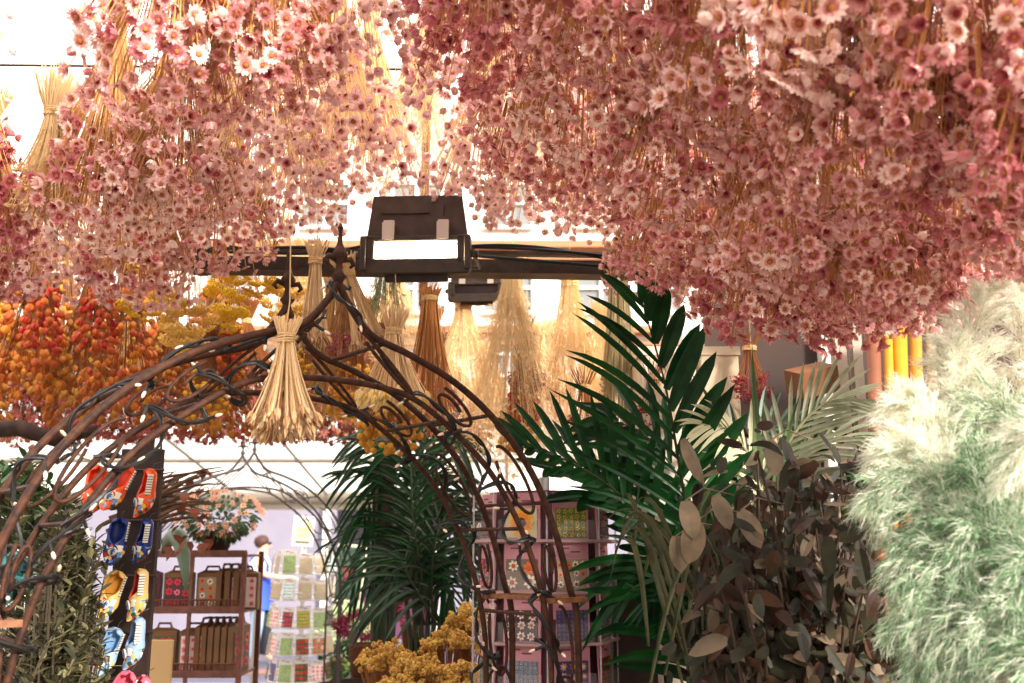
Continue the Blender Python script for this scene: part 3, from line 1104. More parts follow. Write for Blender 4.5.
# golden hanging grass curtains
SPK = [spikelet(3), spikelet(4)]
gg = make_bunch('grass_bunch', 'x', 'dried grass', 260, 0.62, 0.19, 620, SPK, [goldm], 'ear', 0.0056, trange=(0.12, 1.0), power=0.5, smat=goldm, stem_r=0.00045, tail=0.07, tie=0.035, n_obj=80, leafy=2)
for k, (px, py, d, lab, sc) in enumerate((
        (512, 455, 3.35, 'full golden grass bunch hanging just right of the floodlight', (0.95, 1, 1.0)),
        (572, 465, 3.5, 'golden grass bunch hanging between floodlight and palm', (0.8, 1, 1.05)),
        (462, 430, 3.9, 'thin golden grass bunch behind the arch right shoulder', (0.7, 1, 0.8)),
        (545, 480, 4.2, 'golden grass bunch farther back above the seed packet stand', (1, 1, 1.0)),
        (487, 480, 4.4, 'loose golden grass bunch far back behind the arch', (1, 1, 0.9)),
        (605, 470, 4.0, 'golden grass bunch behind the large palm frond', (0.8, 1, 1.0)),
        (300, 355, 3.9, 'golden grass bunch behind the arch finials', (0.8, 1, 0.7)),
        (395, 360, 4.2, 'golden grass bunch under the floodlight, far back', (0.8, 1, 0.6)),
        (415, 205, 3.1, 'golden grass bunch above the floodlight in the bright gap', (1.0, 1, 0.9)),
        (345, 190, 3.1, 'golden grass bunch above and left of the floodlight', (1.0, 1, 0.8)),
        (575, 232, 3.4, 'short golden grass bunch above the beam', (0.7, 1, 0.5)))):
    place_bunch(gg, k == 0, px, py, d, lab, 0.62, 'golden grass bunches', sc, k * 0.5)
gr = make_bunch('grass_bunch', 'grey green reed bunch hanging behind the tall palm frond', 'dried grass', 262, 0.6, 0.10, 200, SPK, [greenish], 'ear', 0.005, trange=(0.5, 1.0), power=0.4, smat=mat('reed_grey', (158, 142, 104), 0.7, vary=0.3), stem_r=0.0016, tail=0.05, tie=0.04, faces='down', n_obj=30)
place_bunch(gr, True, 622, 440, 3.6, gr['label'], 0.6, None, (0.9, 1, 1))
eu = make_bunch('eucalyptus_bunch', 'dusty green leafy bunch hanging from the beam under the floodlight', 'dried leaves', 263, 0.36, 0.10, 60, [spikelet(5)], [greenish], 'sprig', 0.007, trange=(0.3, 1.0), power=0.6, smat=greenish, stem_r=0.0014, tail=0.04, tie=0.03, leafy=26, n_obj=40)
place_bunch(eu, True, 385, 335, 3.2, eu['label'], 0.36, None, (0.75, 1, 0.8))
for k, (px, py, lab) in enumerate(((585, 440, 'deep red dried berry spray behind the palm frond'), (655, 430, 'deep red dried berry spray low among palm leaves'), (752, 400, 'deep red dried flower bunch below the right daisies'))):
    if k == 0:
        rb = make_bunch('berry_bunch', lab, 'dried flowers', 270, 0.22, 0.06, 40, [statice(5)], [darkred, darkred], 'flower_cluster', 0.014, trange=(0.5, 1.0), power=0.6, smat=strawd)
    place_bunch(rb, k == 0, px, py, 3.3, lab, 0.22, 'deep red bunches behind the palm', (1.2, 1, 0.8))
# straw-coloured tied bundle in the bright gap, upper left
b6 = make_bunch('straw_bundle', 'bushy golden straw bundle in the bright gap at upper left', 'dried flowers', 256, 0.26, 0.10, 160, HU, [goldm, strawm], 'seed_head', 0.006, trange=(0.5, 1.0), power=0.8, smat=goldm, stem_r=0.0014, tail=0.10, tie=0.02, leafy=3)
place_bunch(b6, True, 44, 218, 2.2, b6['label'], 0.26, None, 1.0)
# dark branch at far left
mb = MB()
mb.tube([P(-40, 432, 3.3), P(20, 428, 3.3), P(55, 440, 3.25), P(95, 430, 3.4)], [0.03, 0.028, 0.024, 0.018], 9)
tag(obj('branch', mb, mat('bark', (70, 46, 34), 0.9, (42, 28, 22), scale=30, bump=0.5), smooth=True), 'thick dark branch below the lantern seeds at the left edge', 'branch')
# dead-leaf branch behind the clogs
mb = MB()
r = random.Random(31)
for k in range(26):
    a = P(120 + r.uniform(-20, 30), 520 + r.uniform(-20, 20), 3.4 + r.uniform(0, .3))
    b = P(r.uniform(170, 225), r.uniform(465, 520), 3.6 + r.uniform(0, .4))
    mb.tube(bez(a, (a + b) / 2 + Vector((0, 0, 0.06)), b, 5), [0.008, 0.008, 0.007, 0.006, 0.004, 0.002], 5)
tw = obj('twig_bundle', mb, mat('twig_brown', (112, 84, 60), 0.9, (72, 54, 40), scale=30))
tag(tw, 'bundle of brown twigs with reddish leaves behind the clogs', 'branch')
mb = MB()
for k in range(40):
    p = P(r.uniform(150, 215), r.uniform(465, 555), 3.6 + r.uniform(-.1, .3))
    mb.add([(-0.4, 0, 0), (0.4, 0, 0), (0.5, 0.1, 0.5), (-0.5, 0.1, 0.5), (0, 0, 1.2)], [(0, 1, 2, 3), (3, 2, 4)], 0, aim(p, (r.uniform(-1, 1), r.uniform(-1, 1), -1), 0.035))
obj('leaves', mb, mat('leaf_rust', (140, 74, 46), 0.7, vary=0.35), tw)

# ================================================================== PALMS
def leaflet(mb, base, tip, up, w, seg=6, mi=0, droop=0.0, fold=0.35):
    d = tip - base
    L = d.length
    s = d.cross(up)
    if s.length < 1e-6:
        s = d.orthogonal()
    s.normalize()
    n = s.cross(d).normalized()
    V = []
    for i in range(seg + 1):
        t = i / seg
        c = base + d * t + Vector((0, 0, -droop * L * t * t))
        ww = w * (math.sin(PI * min(1, (t * 0.86 + 0.10))) ** 0.7) * (1 if t < 1 else 0.05)
        V += [c - s * ww + n * ww * fold, c, c + s * ww + n * ww * fold]
    Fc = []
    for i in range(seg):
        a = i * 3
        Fc += [(a, a + 1, a + 4, a + 3), (a + 1, a + 2, a + 5, a + 4)]
    mb.add([tuple(v) for v in V], Fc, mi)


def frond(parent, pts, n, Lf, w, mats, seed=0, normal=Vector((0, -1, 0.2)), ang=0.75, droop=0.25, start=0.18, left=1.0, right=1.0, rr=0.006):
    r = random.Random(seed)
    sp = spline([Vector(p) for p in pts], 8)
    mb = MB()
    mb.tube(sp, [rr * (1 - 0.75 * i / len(sp)) for i in range(len(sp))], 6, 1, False)
    m = len(sp) - 1
    for side, mul in ((-1, left), (1, right)):
        if mul <= 0:
            continue
        for k in range(n):
            t = start + (1 - start) * (k + 0.4 * (side > 0)) / n
            i = min(int(t * m), m - 1)
            p = sp[i].lerp(sp[i + 1], t * m - i)
            tg = (sp[i + 1] - sp[i]).normalized()
            sv = tg.cross(normal).normalized() * side
            a = ang * (1.15 - 0.7 * t) + r.uniform(-0.06, 0.06)
            d = (tg * math.cos(a) + sv * math.sin(a) + normal.normalized() * r.uniform(-0.1, 0.16)).normalized()
            u = (t - start) / (1 - start)
            L = Lf * mul * (0.62 + 0.5 * math.sin(PI * min(1, u * 0.9 + 0.1)) - 0.35 * u) * r.uniform(0.93, 1.07)
            leaflet(mb, p, p + d * L, normal + sv * 0.3, w * r.uniform(0.85, 1.1), 6, 0, droop * r.uniform(0.6, 1.4))
    return obj('frond', mb, mats, parent)


def pot(parent, c, rr=0.14, h=0.28, m=None, name='pot'):
    mb = MB()
    mb.lathe([(rr * 0.72, 0), (rr * 0.95, h * 0.9), (rr * 1.06, h * 0.9), (rr * 1.06, h), (rr * 0.94, h), (rr * 0.9, h * 0.88), (0.01, h * 0.88)], 20, 0, Matrix.Translation(c))
    return obj(name, mb, m or potm, parent, True)


stemg = mat('palm_stem', (52, 62, 34), 0.5)
pale_stem = mat('pale_stem', (150, 150, 112), 0.5)
# large kentia palm, right of centre
ck = Vector((P(690, 600, 2.75).x, 2.75, 0))
kp = thing('kentia_palm', 'large dark green palm with broad upright fronds right of the seed stand', 'plant')
pot(kp, ck, 0.17, 0.32)
V3 = lambda x, y, d: P(x, y, d)
mb = MB()
for k in range(5):
    mb.tube(bez(ck + Vector((0.02 * k - 0.04, 0, 0.25)), ck + Vector((0.0, 0, 0.8)), V3(688 + 5 * k, 610, 2.75), 6), 0.012, 6)
obj('stem', mb, stemg, kp)
frond(kp, [V3(700, 640, 2.7), V3(694, 560, 2.6), V3(680, 470, 2.5), V3(664, 380, 2.45), V3(640, 295, 2.45)], 13, 0.46, 0.021, [leaf_d, stemg], 1, Vector((0, -1, 0.25)), 0.86, 0.16, 0.22, left=0.0, right=0.62)
frond(kp, [V3(700, 640, 2.7), V3(694, 560, 2.6), V3(680, 470, 2.5), V3(664, 380, 2.45), V3(640, 295, 2.45)], 15, 0.52, 0.0085, [leaf_d, stemg], 2, Vector((-0.2, -0.9, 0.4)), 0.80, 0.22, 0.22, left=0.85, right=0.0)
frond(kp, [V3(690, 640, 2.8), V3(670, 560, 2.75), V3(625, 500, 2.65), V3(570, 462, 2.55), V3(515, 445, 2.5)], 15, 0.27, 0.012, [leaf_d, stemg], 3, Vector((0.1, -1, 0.1)), 1.05, 0.05, 0.2, left=0.22, right=1.0)
frond(kp, [V3(690, 640, 2.9), V3(660, 560, 2.9), V3(620, 500, 2.9), V3(580, 470, 2.9), V3(545, 470, 2.9)], 13, 0.30, 0.014, [leaf_d, stemg], 4, Vector((0.2, -1, 0.5)), 0.95, 0.1, 0.1, left=0.3)
frond(kp, [V3(695, 660, 3.0), V3(670, 580, 3.0), V3(640, 520, 3.0), V3(610, 490, 3.0), V3(580, 500, 3.0)], 13, 0.34, 0.016, [leaf_d, stemg], 5, Vector((0.1, -1, 0.3)), 0.9, 0.1, 0.05, left=0.4)
frond(kp, [V3(695, 660, 2.9), V3(700, 570, 2.9), V3(690, 500, 2.95), V3(650, 440, 2.95), V3(600, 415, 2.95)], 14, 0.36, 0.016, [leaf_d, stemg], 6, Vector((0.1, -1, 0.5)), 0.9, 0.3, 0.1)
frond(kp, [V3(700, 660, 3.0), V3(712, 560, 3.0), V3(735, 480, 3.05), V3(770, 430, 3.1), V3(812, 415, 3.1)], 13, 0.28, 0.010, [leaf_m, stemg], 8, Vector((0.1, -1, 0.3)), 0.8, 0.25, 0.15)
frond(kp, [V3(700, 690, 2.8), V3(700, 640, 2.8), V3(690, 600, 2.8), V3(672, 580, 2.8), V3(655, 600, 2.8)], 11, 0.2, 0.010, [leaf_d, stemg], 9, Vector((0.1, -1, 0.3)), 0.9, 0.45, 0.05)
frond(kp, [V3(700, 690, 2.9), V3(690, 640, 2.9), V3(672, 590, 2.9), V3(650, 560, 2.9), V3(640, 580, 2.9)], 12, 0.34, 0.016, [leaf_d, stemg], 12, Vector((0.1, -1, 0.3)), 0.9, 0.4, 0.05)
# pale strap leaves in front of the palm's crown
sp_ = thing('spider_plant', 'arching pale green strap-leaved plant in front of the large palm', 'plant')
cs = Vector((P(672, 560, 2.4).x, 2.4, 0))
pot(sp_, cs + Vector((0, 0, 0.75)), 0.09, 0.16)
mb = MB()
mb.box((cs.x, cs.y, 0.375), (0.16, 0.16, 0.75))
obj('stand', mb, wood_d, sp_)
mb = MB()
r = random.Random(41)
for k in range(16):
    a = V3(672 + r.uniform(-30, 30), r.uniform(560, 690), 2.4)
    top = V3(672 + r.uniform(-50, 60), r.uniform(425, 500), 2.35 + r.uniform(-.08, .1))
    end = V3(672 + (top.x > cs.x and 1 or -1) * r.uniform(20, 70), r.uniform(480, 600), 2.3 + r.uniform(-.1, .1))
    pts = bez(a, top, end, 8)
    V = []
    for i, p in enumerate(pts):
        w = 0.007 * math.sin(PI * (0.15 + 0.84 * i / 8))
        V += [(p.x - w, p.y, p.z), (p.x, p.y + 0.003, p.z - 0.002), (p.x + w, p.y, p.z)]
    mb.add(V, [q for i in range(8) for q in ((3 * i, 3 * i + 1, 3 * i + 4, 3 * i + 3), (3 * i + 1, 3 * i + 2, 3 * i + 5, 3 * i + 4))])
obj('leaves', mb, mat('strap_leaf', (96, 94, 62), 0.5, (66, 68, 44), scale=12, vary=0.3, trans=0.15), sp_)

# grey-green palm on the right
gp = thing('grey_palm', 'grey green palm with arching narrow leaves below the right daisies', 'plant')
cg = Vector((P(770, 560, 2.75).x, 2.75, 0))
pot(gp, cg, 0.15, 0.3)
mb = MB()
for k in range(4):
    mb.tube(bez(cg + Vector((0.02 * k - 0.03, 0, 0.2)), cg + Vector((0, 0, 0.9)), V3(765 + 5 * k, 520, 2.72), 5), 0.01, 6)
obj('stem', mb, pale_stem, gp)
frond(gp, [V3(765, 560, 2.7), V3(772, 490, 2.65), V3(790, 440, 2.6), V3(822, 405, 2.55), V3(850, 398, 2.5)], 15, 0.21, 0.0065, [leaf_g, pale_stem], 21, Vector((-0.2, -1, 0.4)), 0.75, 0.12, 0.25)
frond(gp, [V3(765, 560, 2.7), V3(780, 500, 2.65), V3(805, 460, 2.6), V3(835, 438, 2.55), V3(868, 440, 2.5)], 13, 0.19, 0.0065, [leaf_g, pale_stem], 22, Vector((-0.1, -1, 0.7)), 0.7, 0.25, 0.2)
frond(gp, [V3(765, 560, 2.7), V3(762, 500, 2.65), V3(748, 455, 2.6), V3(728, 430, 2.5), V3(700, 425, 2.45)], 13, 0.22, 0.006, [mat('leaf_cream', (214, 210, 170), 0.5, vary=0.15, trans=0.25), pale_stem], 23, Vector((0.1, -1, 0.5)), 0.75, 0.3, 0.2)
mb = MB()   # broad strap leaves
for (a, m_, b, w) in (((762, 560), (758, 450), (752, 345), 0.013), ((766, 560), (790, 430), (838, 372), 0.013), ((760, 560), (735, 420), (690, 372), 0.011), ((768, 560), (772, 470), (800, 395), 0.012)):
    pts = bez(V3(*a, 2.7), V3(*m_, 2.6), V3(*b, 2.55), 8)
    V = []
    for i, p in enumerate(pts):
        ww = w * math.sin(PI * (0.2 + 0.79 * i / 8))
        V += [(p.x - ww, p.y, p.z), (p.x, p.y + 0.004, p.z), (p.x + ww, p.y, p.z)]
    mb.add(V, [q for i in range(8) for q in ((3 * i, 3 * i + 1, 3 * i + 4, 3 * i + 3), (3 * i + 1, 3 * i + 2, 3 * i + 5, 3 * i + 4))])
obj('strap_leaves', mb, mat('leaf_sage', (112, 130, 84), 0.5, (78, 100, 60), scale=8, trans=0.15), gp)

# middle palm beyond the arch
mp = thing('areca_palm', 'dark palm with drooping feathery fronds beyond the arch centre', 'plant')
cm = Vector((P(425, 620, 4.4).x, 4.4, 0))
pot(mp, cm, 0.2, 0.4)
mb = MB()
mb.tube(bez(cm + Vector((-0.14, 0, 0.3)), cm + Vector((-0.2, 0, 1.2)), V3(385, 440, 4.5), 8), [0.05] * 9, 9)
obj('trunk', mb, mat('palm_trunk', (84, 58, 42), 0.9, (52, 36, 28), scale=30), mp)
mb = MB()
for k in range(7):
    mb.tube(bez(cm + Vector((0.03 * k - 0.08, 0, 0.3)), cm + Vector((0, 0, 0.9)), V3(405 + 8 * k, 590, 4.4), 5), 0.012, 5)
obj('stem', mb, stemg, mp)
r = random.Random(51)
for k, (mx, my, ex, ey) in enumerate(((410, 470, 335, 475), (405, 440, 350, 440), (425, 430, 470, 450), (400, 500, 330, 545), (440, 500, 475, 520), (420, 450, 445, 430),
                                      (395, 530, 350, 590), (455, 540, 485, 590), (430, 480, 465, 480), (408, 455, 385, 450), (420, 520, 420, 470), (445, 520, 468, 545),
                                      (390, 470, 362, 520), (440, 450, 470, 430), (400, 560, 372, 620), (440, 565, 462, 625), (425, 530, 440, 500))):
    dd = 4.4 + r.uniform(-0.35, 0.3)
    frond(mp, [V3(415 + 1.6 * k, 625, 4.4), V3((mx + 420) / 2, (my + 600) / 2, dd), V3(mx, my, dd), V3(ex, ey, dd)], 16, 0.33, 0.0085, [leaf_m if k % 3 else leaf_d, stemg], 60 + k,
          Vector((r.uniform(-.4, .4), -1, 0.5)), 0.8, 0.5, 0.15, rr=0.005)

# ================================================================== BROAD-LEAVED GREY-BROWN PLANT (right)
fp = thing('ficus_plant', 'bushy plant with drooping dusty brown-green leaves beside the pampas', 'plant')
cf = Vector((P(790, 600, 2.35).x, 2.4, 0))
pot(fp, cf, 0.2, 0.38)
r = random.Random(91)
mbs, mbl = MB(), MB()
mi_count = 0
for k in range(135):
    tx = r.uniform(695, 872)
    ty = r.uniform(445, 700)
    if ty < 500 and tx < 735:
        ty += 60
    dd = 2.35 + r.uniform(-0.25, 0.5)
    e = V3(tx, ty, dd)
    s0 = cf + Vector((r.uniform(-.05, .05), r.uniform(-.05, .05), 0.35))
    mid = (s0 + e) / 2 + Vector((r.uniform(-.1, .1), 0, 0.25))
    pts = bez(s0, mid, e, 8)
    mbs.tube(pts, [0.007 * (1 - 0.08 * i) for i in range(9)], 5, 0, False)
    for q in range(24):
        p = pts[min(8, 4 + int(4.9 * r.random()))] + Vector((r.gauss(0, .05), r.gauss(0, .05), r.gauss(0, .045)))
        L = r.choice((r.uniform(0.03, 0.05), r.uniform(0.045, 0.08)))
        d = Vector((r.uniform(-1, 1), r.uniform(-1.0, 0.3), r.uniform(-1.5, 0.15))).normalized()
        up_ = Vector((r.uniform(-.6, .6), -0.7, r.uniform(0.2, 1)))
        leaflet(mbl, p, p + d * L, up_, L * r.uniform(0.20, 0.30), 5, r.choice((0, 1, 1, 1, 2, 2)), r.uniform(-0.35, 0.5), r.uniform(-0.6, 0.8))
obj('branches', mbs, mat('branch_dark', (64, 46, 34), 0.8), fp)
obj('foliage', mbl, [mat('leaf_umber', (128, 108, 86), 0.5, (90, 76, 58), scale=18, vary=0.4, trans=0.05, spec=0.2), mat('leaf_olive', (58, 54, 36), 0.5, (36, 36, 24), scale=18, vary=0.4, trans=0.05, spec=0.2),
                     mat('leaf_bark', (70, 44, 26), 0.5, (42, 28, 18), scale=18, vary=0.4, spec=0.2)], fp)
r = random.Random(92)
mbl = MB()
for (px, py, a, L) in ((685, 515, 0.2, 0.075), (697, 535, -0.3, 0.085), (676, 550, 0.1, 0.07), (715, 510, 0.4, 0.07), (770, 455, 0.1, 0.07), (740, 525, 0.5, 0.08)):
    p = V3(px, py - 14, 2.15)
    leaflet(mbl, p, p + Vector((math.sin(a) * L, -0.01, -math.cos(a) * L)), Vector((0.3, -1, 0.3)), L * 0.33, 6, 0, 0.1, 0.15)
    mbl.tube([p, p + Vector((0.05, 0.05, 0.03)), p + Vector((0.14, 0.16, 0.02))], 0.002, 4)
obj('front_leaves', mbl, MATS['leaf_umber'], fp)

# ================================================================== LEFT SHRUBS
def shrub(name, label, c, blobs, n, L, mats, seed, d, nq=9):
    t = thing(name, label, 'plant')
    pot(t, c, 0.18, 0.35)
    r = random.Random(seed)
    ms, ml = MB(), MB()
    for k in range(n):
        (bx, by, rx, ry) = r.choice(blobs)
        e = V3(bx + r.gauss(0, rx * 0.5), by + r.gauss(0, ry * 0.5), d + r.gauss(0, 0.12))
        s0 = c + Vector((r.uniform(-.04, .04), r.uniform(-.04, .04), 0.33))
        b = e + Vector(((s0.x - e.x) * 0.25, r.uniform(-.03, .06), -0.11))
        ms.tube([s0.lerp(b, 0.6 if k % 6 == 0 else 0.9), b, e], [0.003, 0.0025, 0.0015], 3, 0, False)
        for q in range(9):
            p = b.lerp(e, (q + 1) / 9)
            a = q * 2.4 + k
            dd = Vector((math.cos(a), math.sin(a), r.uniform(0.15, 1.1))).normalized()
            leaflet(ml, p, p + dd * L * r.uniform(0.7, 1.2), Vector((0, 0, 1)), L * 0.17, 3, 0 if r.random() < 0.62 else 1, 0.1, 0.3)
    obj('branches', ms, mat('shrub_stem', (70, 60, 44), 0.8), t)
    obj('foliage', ml, mats, t)
    return t


ol = mat('leaf_sageolive', (72, 68, 44), 0.5, (46, 50, 30), scale=15, vary=0.4, trans=0.1)
ol2 = mat('leaf_palegreen', (140, 132, 92), 0.5, (106, 104, 70), scale=15, vary=0.3, trans=0.1)
gn = mat('leaf_freshgreen', (70, 104, 58), 0.45, (50, 82, 46), scale=15, vary=0.35, trans=0.12)
shrub('olive_shrub', 'dense olive green shrub with small pale leaves left of the clogs', Vector((P(60, 600, 2.45).x, 2.5, 0)),
      [(58, 560, 34, 40), (60, 620, 50, 60), (66, 520, 12, 22), (30, 660, 40, 50), (66, 640, 16, 50)], 620, 0.044, [ol, ol2], 301, 2.45, 7)
shrub('bay_shrub', 'fresh green leafy shrub behind the arch at the left edge', Vector((P(20, 560, 3.0).x, 3.1, 0)),
      [(10, 480, 26, 20), (40, 500, 30, 22), (15, 530, 40, 30), (45, 545, 20, 25)], 150, 0.065, [gn, ol2], 302, 3.0)

# ================================================================== PAMPAS GRASS (right)
cream = mat('plume_cream', (252, 249, 234), 0.85, vary=0.05, trans=0.45, spec=0.1)
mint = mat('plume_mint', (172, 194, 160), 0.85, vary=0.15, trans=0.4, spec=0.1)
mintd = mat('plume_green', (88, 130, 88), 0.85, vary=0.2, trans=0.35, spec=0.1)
PB = Vector((1.05, 1.95, 0))
pampas_pot = thing('flower_bucket', 'zinc bucket holding the pampas plumes', 'bucket', PB)
pot(pampas_pot, Vector((0, 0, 0)), 0.2, 0.42, mat('zinc', (120, 122, 120), 0.4, metal=0.7), 'bucket_body')


def plume(pts, width, n, mix, seed, label, L0=0.024):
    rng = np.random.default_rng(seed)
    t_ = thing('pampas_plume', label, 'dried grass', (0, 0, 0), (0, 0, 0), 'pampas plumes')
    sp = spline([Vector(p) for p in pts], 10)
    s = MB()
    root = PB + Vector((0, 0, 0.35))
    lo = spline([root, root.lerp(sp[0], 0.5) + Vector((0.03, 0, 0)), sp[0]], 5)
    s.tube(lo + sp[1:], [0.0028] * len(lo) + [0.0025 * (1 - 0.8 * i / len(sp)) for i in range(1, len(sp))], 5)
    obj('stem', s, mat('plume_stem', (176, 178, 120), 0.6), t_)
    A_ = np.array([tuple(p) for p in sp])
    T = np.gradient(A_, axis=0)
    T /= np.linalg.norm(T, axis=1)[:, None]
    m = len(A_)
    u = rng.random(n) ** 0.85
    i = np.minimum((u * (m - 1)).astype(int), m - 2)
    fr = (u * (m - 1) - i)[:, None]
    base = A_[i] * (1 - fr) + A_[i + 1] * fr
    tg = T[i]
    rd = rng.normal(size=(n, 3))
    rd -= (rd * tg).sum(1)[:, None] * tg
    rd /= np.linalg.norm(rd, axis=1)[:, None]
    # side branchlets carry the fine hairs, so the plume reads as feathery tufts
    nb = 130
    ub = (np.arange(nb) + rng.random(nb)) / nb
    ib = np.minimum((ub * (m - 1)).astype(int), m - 2)
    fb = (ub * (m - 1) - ib)[:, None]
    bb = A_[ib] * (1 - fb) + A_[ib + 1] * fb
    bt = T[ib]
    br2 = rng.normal(size=(nb, 3))
    br2 -= (br2 * bt).sum(1)[:, None] * bt
    br2 /= np.linalg.norm(br2, axis=1)[:, None]
    pr_ = (0.30 + 0.70 * np.sin(np.pi * np.clip(ub * 0.8 + 0.15, 0, 1)))[:, None]
    Lb = width * 1.9 * pr_ * (0.7 + 0.5 * rng.random(nb))[:, None]
    d1 = bt * 0.85 + br2 * 0.6
    j_ = rng.integers(0, nb, n)
    s_ = rng.random(n)[:, None]
    dirn = d1[j_] + np.array([0, 0, -0.75]) * s_ * 0.9
    start = bb[j_] + d1[j_] * Lb[j_] * s_ + np.array([0, 0, -0.38]) * Lb[j_] * s_ ** 2
    dirn /= np.linalg.norm(dirn, axis=1)[:, None]
    L = L0 * (0.5 + 0.8 * rng.random(n))[:, None]
    p1 = start + (dirn + rng.normal(size=(n, 3)) * 0.42) * L * 0.5
    p2 = p1 + (dirn * 0.8 + rng.normal(size=(n, 3)) * 0.5 + np.array([0, 0, -0.2])) * L * 0.5
    cm_ = np.array([0.0, 1.0, 0.0])
    side = np.cross(dirn, cm_ + rng.normal(size=(n, 3)) * 0.35)
    side /= np.linalg.norm(side, axis=1)[:, None] + 1e-9
    w = 0.00052
    V = np.stack([start - side * w, start + side * w, p1 - side * w * 0.9, p1 + side * w * 0.9, p2], axis=1).reshape(-1, 3)
    Fc = []
    mi = []
    pick = rng.random(n)
    for k in range(n):
        a = 5 * k
        Fc += [(a, a + 1, a + 3, a + 2), (a + 2, a + 3, a + 4)]
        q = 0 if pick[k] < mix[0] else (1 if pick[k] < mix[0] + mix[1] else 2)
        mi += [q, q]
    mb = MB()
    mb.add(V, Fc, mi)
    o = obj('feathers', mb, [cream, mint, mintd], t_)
    return t_


PL = [
    (((1000, 560), (962, 430), (958, 350), (972, 296)), 1.75, 0.055, (0.95, 0.05), 'white pampas plume standing tallest below the daisies'),
    (((1035, 560), (1008, 430), (1006, 350), (1016, 292)), 1.80, 0.055, (0.95, 0.05), 'white pampas plume at the right edge beside the tallest one'),
    (((985, 560), (940, 450), (925, 390), (915, 345)), 1.72, 0.05, (0.9, 0.1), 'cream pampas plume leaning left below the tallest one'),
    (((980, 570), (925, 470), (893, 420), (868, 398)), 1.66, 0.045, (0.88, 0.12), 'cream pampas plume pointing left beside the amber rolls'),
    (((975, 590), (920, 490), (885, 450), (862, 452)), 1.62, 0.05, (0.8, 0.2), 'cream pampas plume bending left over the brown leaves'),
    (((1060, 560), (1040, 440), (1036, 370), (1050, 310)), 1.7, 0.055, (0.95, 0.05), 'white pampas plume cut by the right edge at the top'),
    (((1000, 600), (930, 500), (880, 478), (846, 500)), 1.58, 0.045, (0.45, 0.4), 'mint pampas plume arching farthest left over the brown plant'),
    (((1000, 620), (930, 530), (892, 520), (868, 570)), 1.56, 0.045, (0.3, 0.45), 'mint pampas plume drooping left in the middle of the clump'),
    (((1005, 650), (945, 565), (900, 560), (868, 622)), 1.54, 0.045, (0.3, 0.45), 'mint pampas plume drooping left below the middle'),
    (((1010, 690), (955, 610), (912, 610), (884, 678)), 1.52, 0.045, (0.3, 0.45), 'mint pampas plume drooping lowest at the left of the clump'),
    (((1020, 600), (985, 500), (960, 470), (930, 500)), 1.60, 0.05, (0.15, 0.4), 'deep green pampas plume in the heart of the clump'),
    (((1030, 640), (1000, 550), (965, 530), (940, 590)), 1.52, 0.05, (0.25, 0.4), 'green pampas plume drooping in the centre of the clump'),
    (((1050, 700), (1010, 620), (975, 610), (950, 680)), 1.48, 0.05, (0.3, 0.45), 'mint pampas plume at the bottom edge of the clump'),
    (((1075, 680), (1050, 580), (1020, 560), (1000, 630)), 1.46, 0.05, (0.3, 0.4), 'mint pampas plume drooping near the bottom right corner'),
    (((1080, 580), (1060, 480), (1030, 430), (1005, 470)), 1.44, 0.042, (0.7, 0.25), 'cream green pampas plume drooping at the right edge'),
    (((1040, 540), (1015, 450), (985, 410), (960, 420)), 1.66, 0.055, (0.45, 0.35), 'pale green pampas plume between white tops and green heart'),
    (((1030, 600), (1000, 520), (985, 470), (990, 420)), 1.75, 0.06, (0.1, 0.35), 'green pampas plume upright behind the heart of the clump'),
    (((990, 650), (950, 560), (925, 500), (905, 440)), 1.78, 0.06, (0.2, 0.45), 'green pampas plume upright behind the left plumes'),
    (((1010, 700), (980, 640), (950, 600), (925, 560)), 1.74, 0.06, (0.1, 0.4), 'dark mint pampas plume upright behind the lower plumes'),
    (((1080, 720), (1060, 640), (1040, 590), (1030, 540)), 1.70, 0.06, (0.1, 0.4), 'dark mint pampas plume behind the bottom right plumes'),
    (((1090, 760), (1050, 680), (1030, 650), (1010, 700)), 1.42, 0.05, (0.3, 0.4), 'mint pampas plume in the bottom right corner'),
]
for k, (pp, d, w, mix, lab) in enumerate(PL):
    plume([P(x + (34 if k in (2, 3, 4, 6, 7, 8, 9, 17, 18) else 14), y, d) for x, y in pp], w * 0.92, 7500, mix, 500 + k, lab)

# ================================================================== THINGS BETWEEN THE PLANTS (right)
def panel_roll(px, w, top, bot, d, m, label, round_=True):
    a, b = P(px, top, d), P(px + (bot - top) * 0.03, bot, d)
    mb = MB()
    mb.tube([(b.x, d, b.z), (a.x, d, a.z)], w, 14)
    mb.tube([(b.x, d, a.z - 0.002), (a.x, d, a.z + 0.012)], w * 0.55, 10)
    return tag(obj('fabric_roll', mb, m, smooth=True), label, 'roll', 'upright rolls behind the pampas')


for (px, w, top, bot, rgb, lab) in ((873, 0.020, 330, 640, (150, 88, 58), 'rust brown upright roll left of the amber ones'),
                                    (888, 0.014, 340, 640, (226, 158, 40), 'narrow amber upright roll beside the rust one'),
                                    (899, 0.022, 325, 640, (238, 150, 20), 'bright orange amber upright roll in the middle'),
                                    (915, 0.018, 320, 640, (178, 136, 44), 'olive gold upright roll right of the bright orange one'),
                                    (930, 0.015, 315, 640, (188, 160, 130), 'beige upright roll right of the gold one'),
                                    (944, 0.015, 315, 640, (122, 104, 74), 'grey brown upright roll nearest the pampas')):
    panel_roll(px, w, top, bot, 2.95, mat('roll_%d' % px, rgb, 0.55, tuple(int(c * 0.85) for c in rgb), scale=10), lab)
mb = MB()
c0 = P(905, 640, 2.98)
mb.box((c0.x, 3.03, c0.z / 2), (0.36, 0.26, c0.z))
tag(obj('plinth', mb, wood_d), 'dark wooden plinth under the upright rolls', 'plinth')
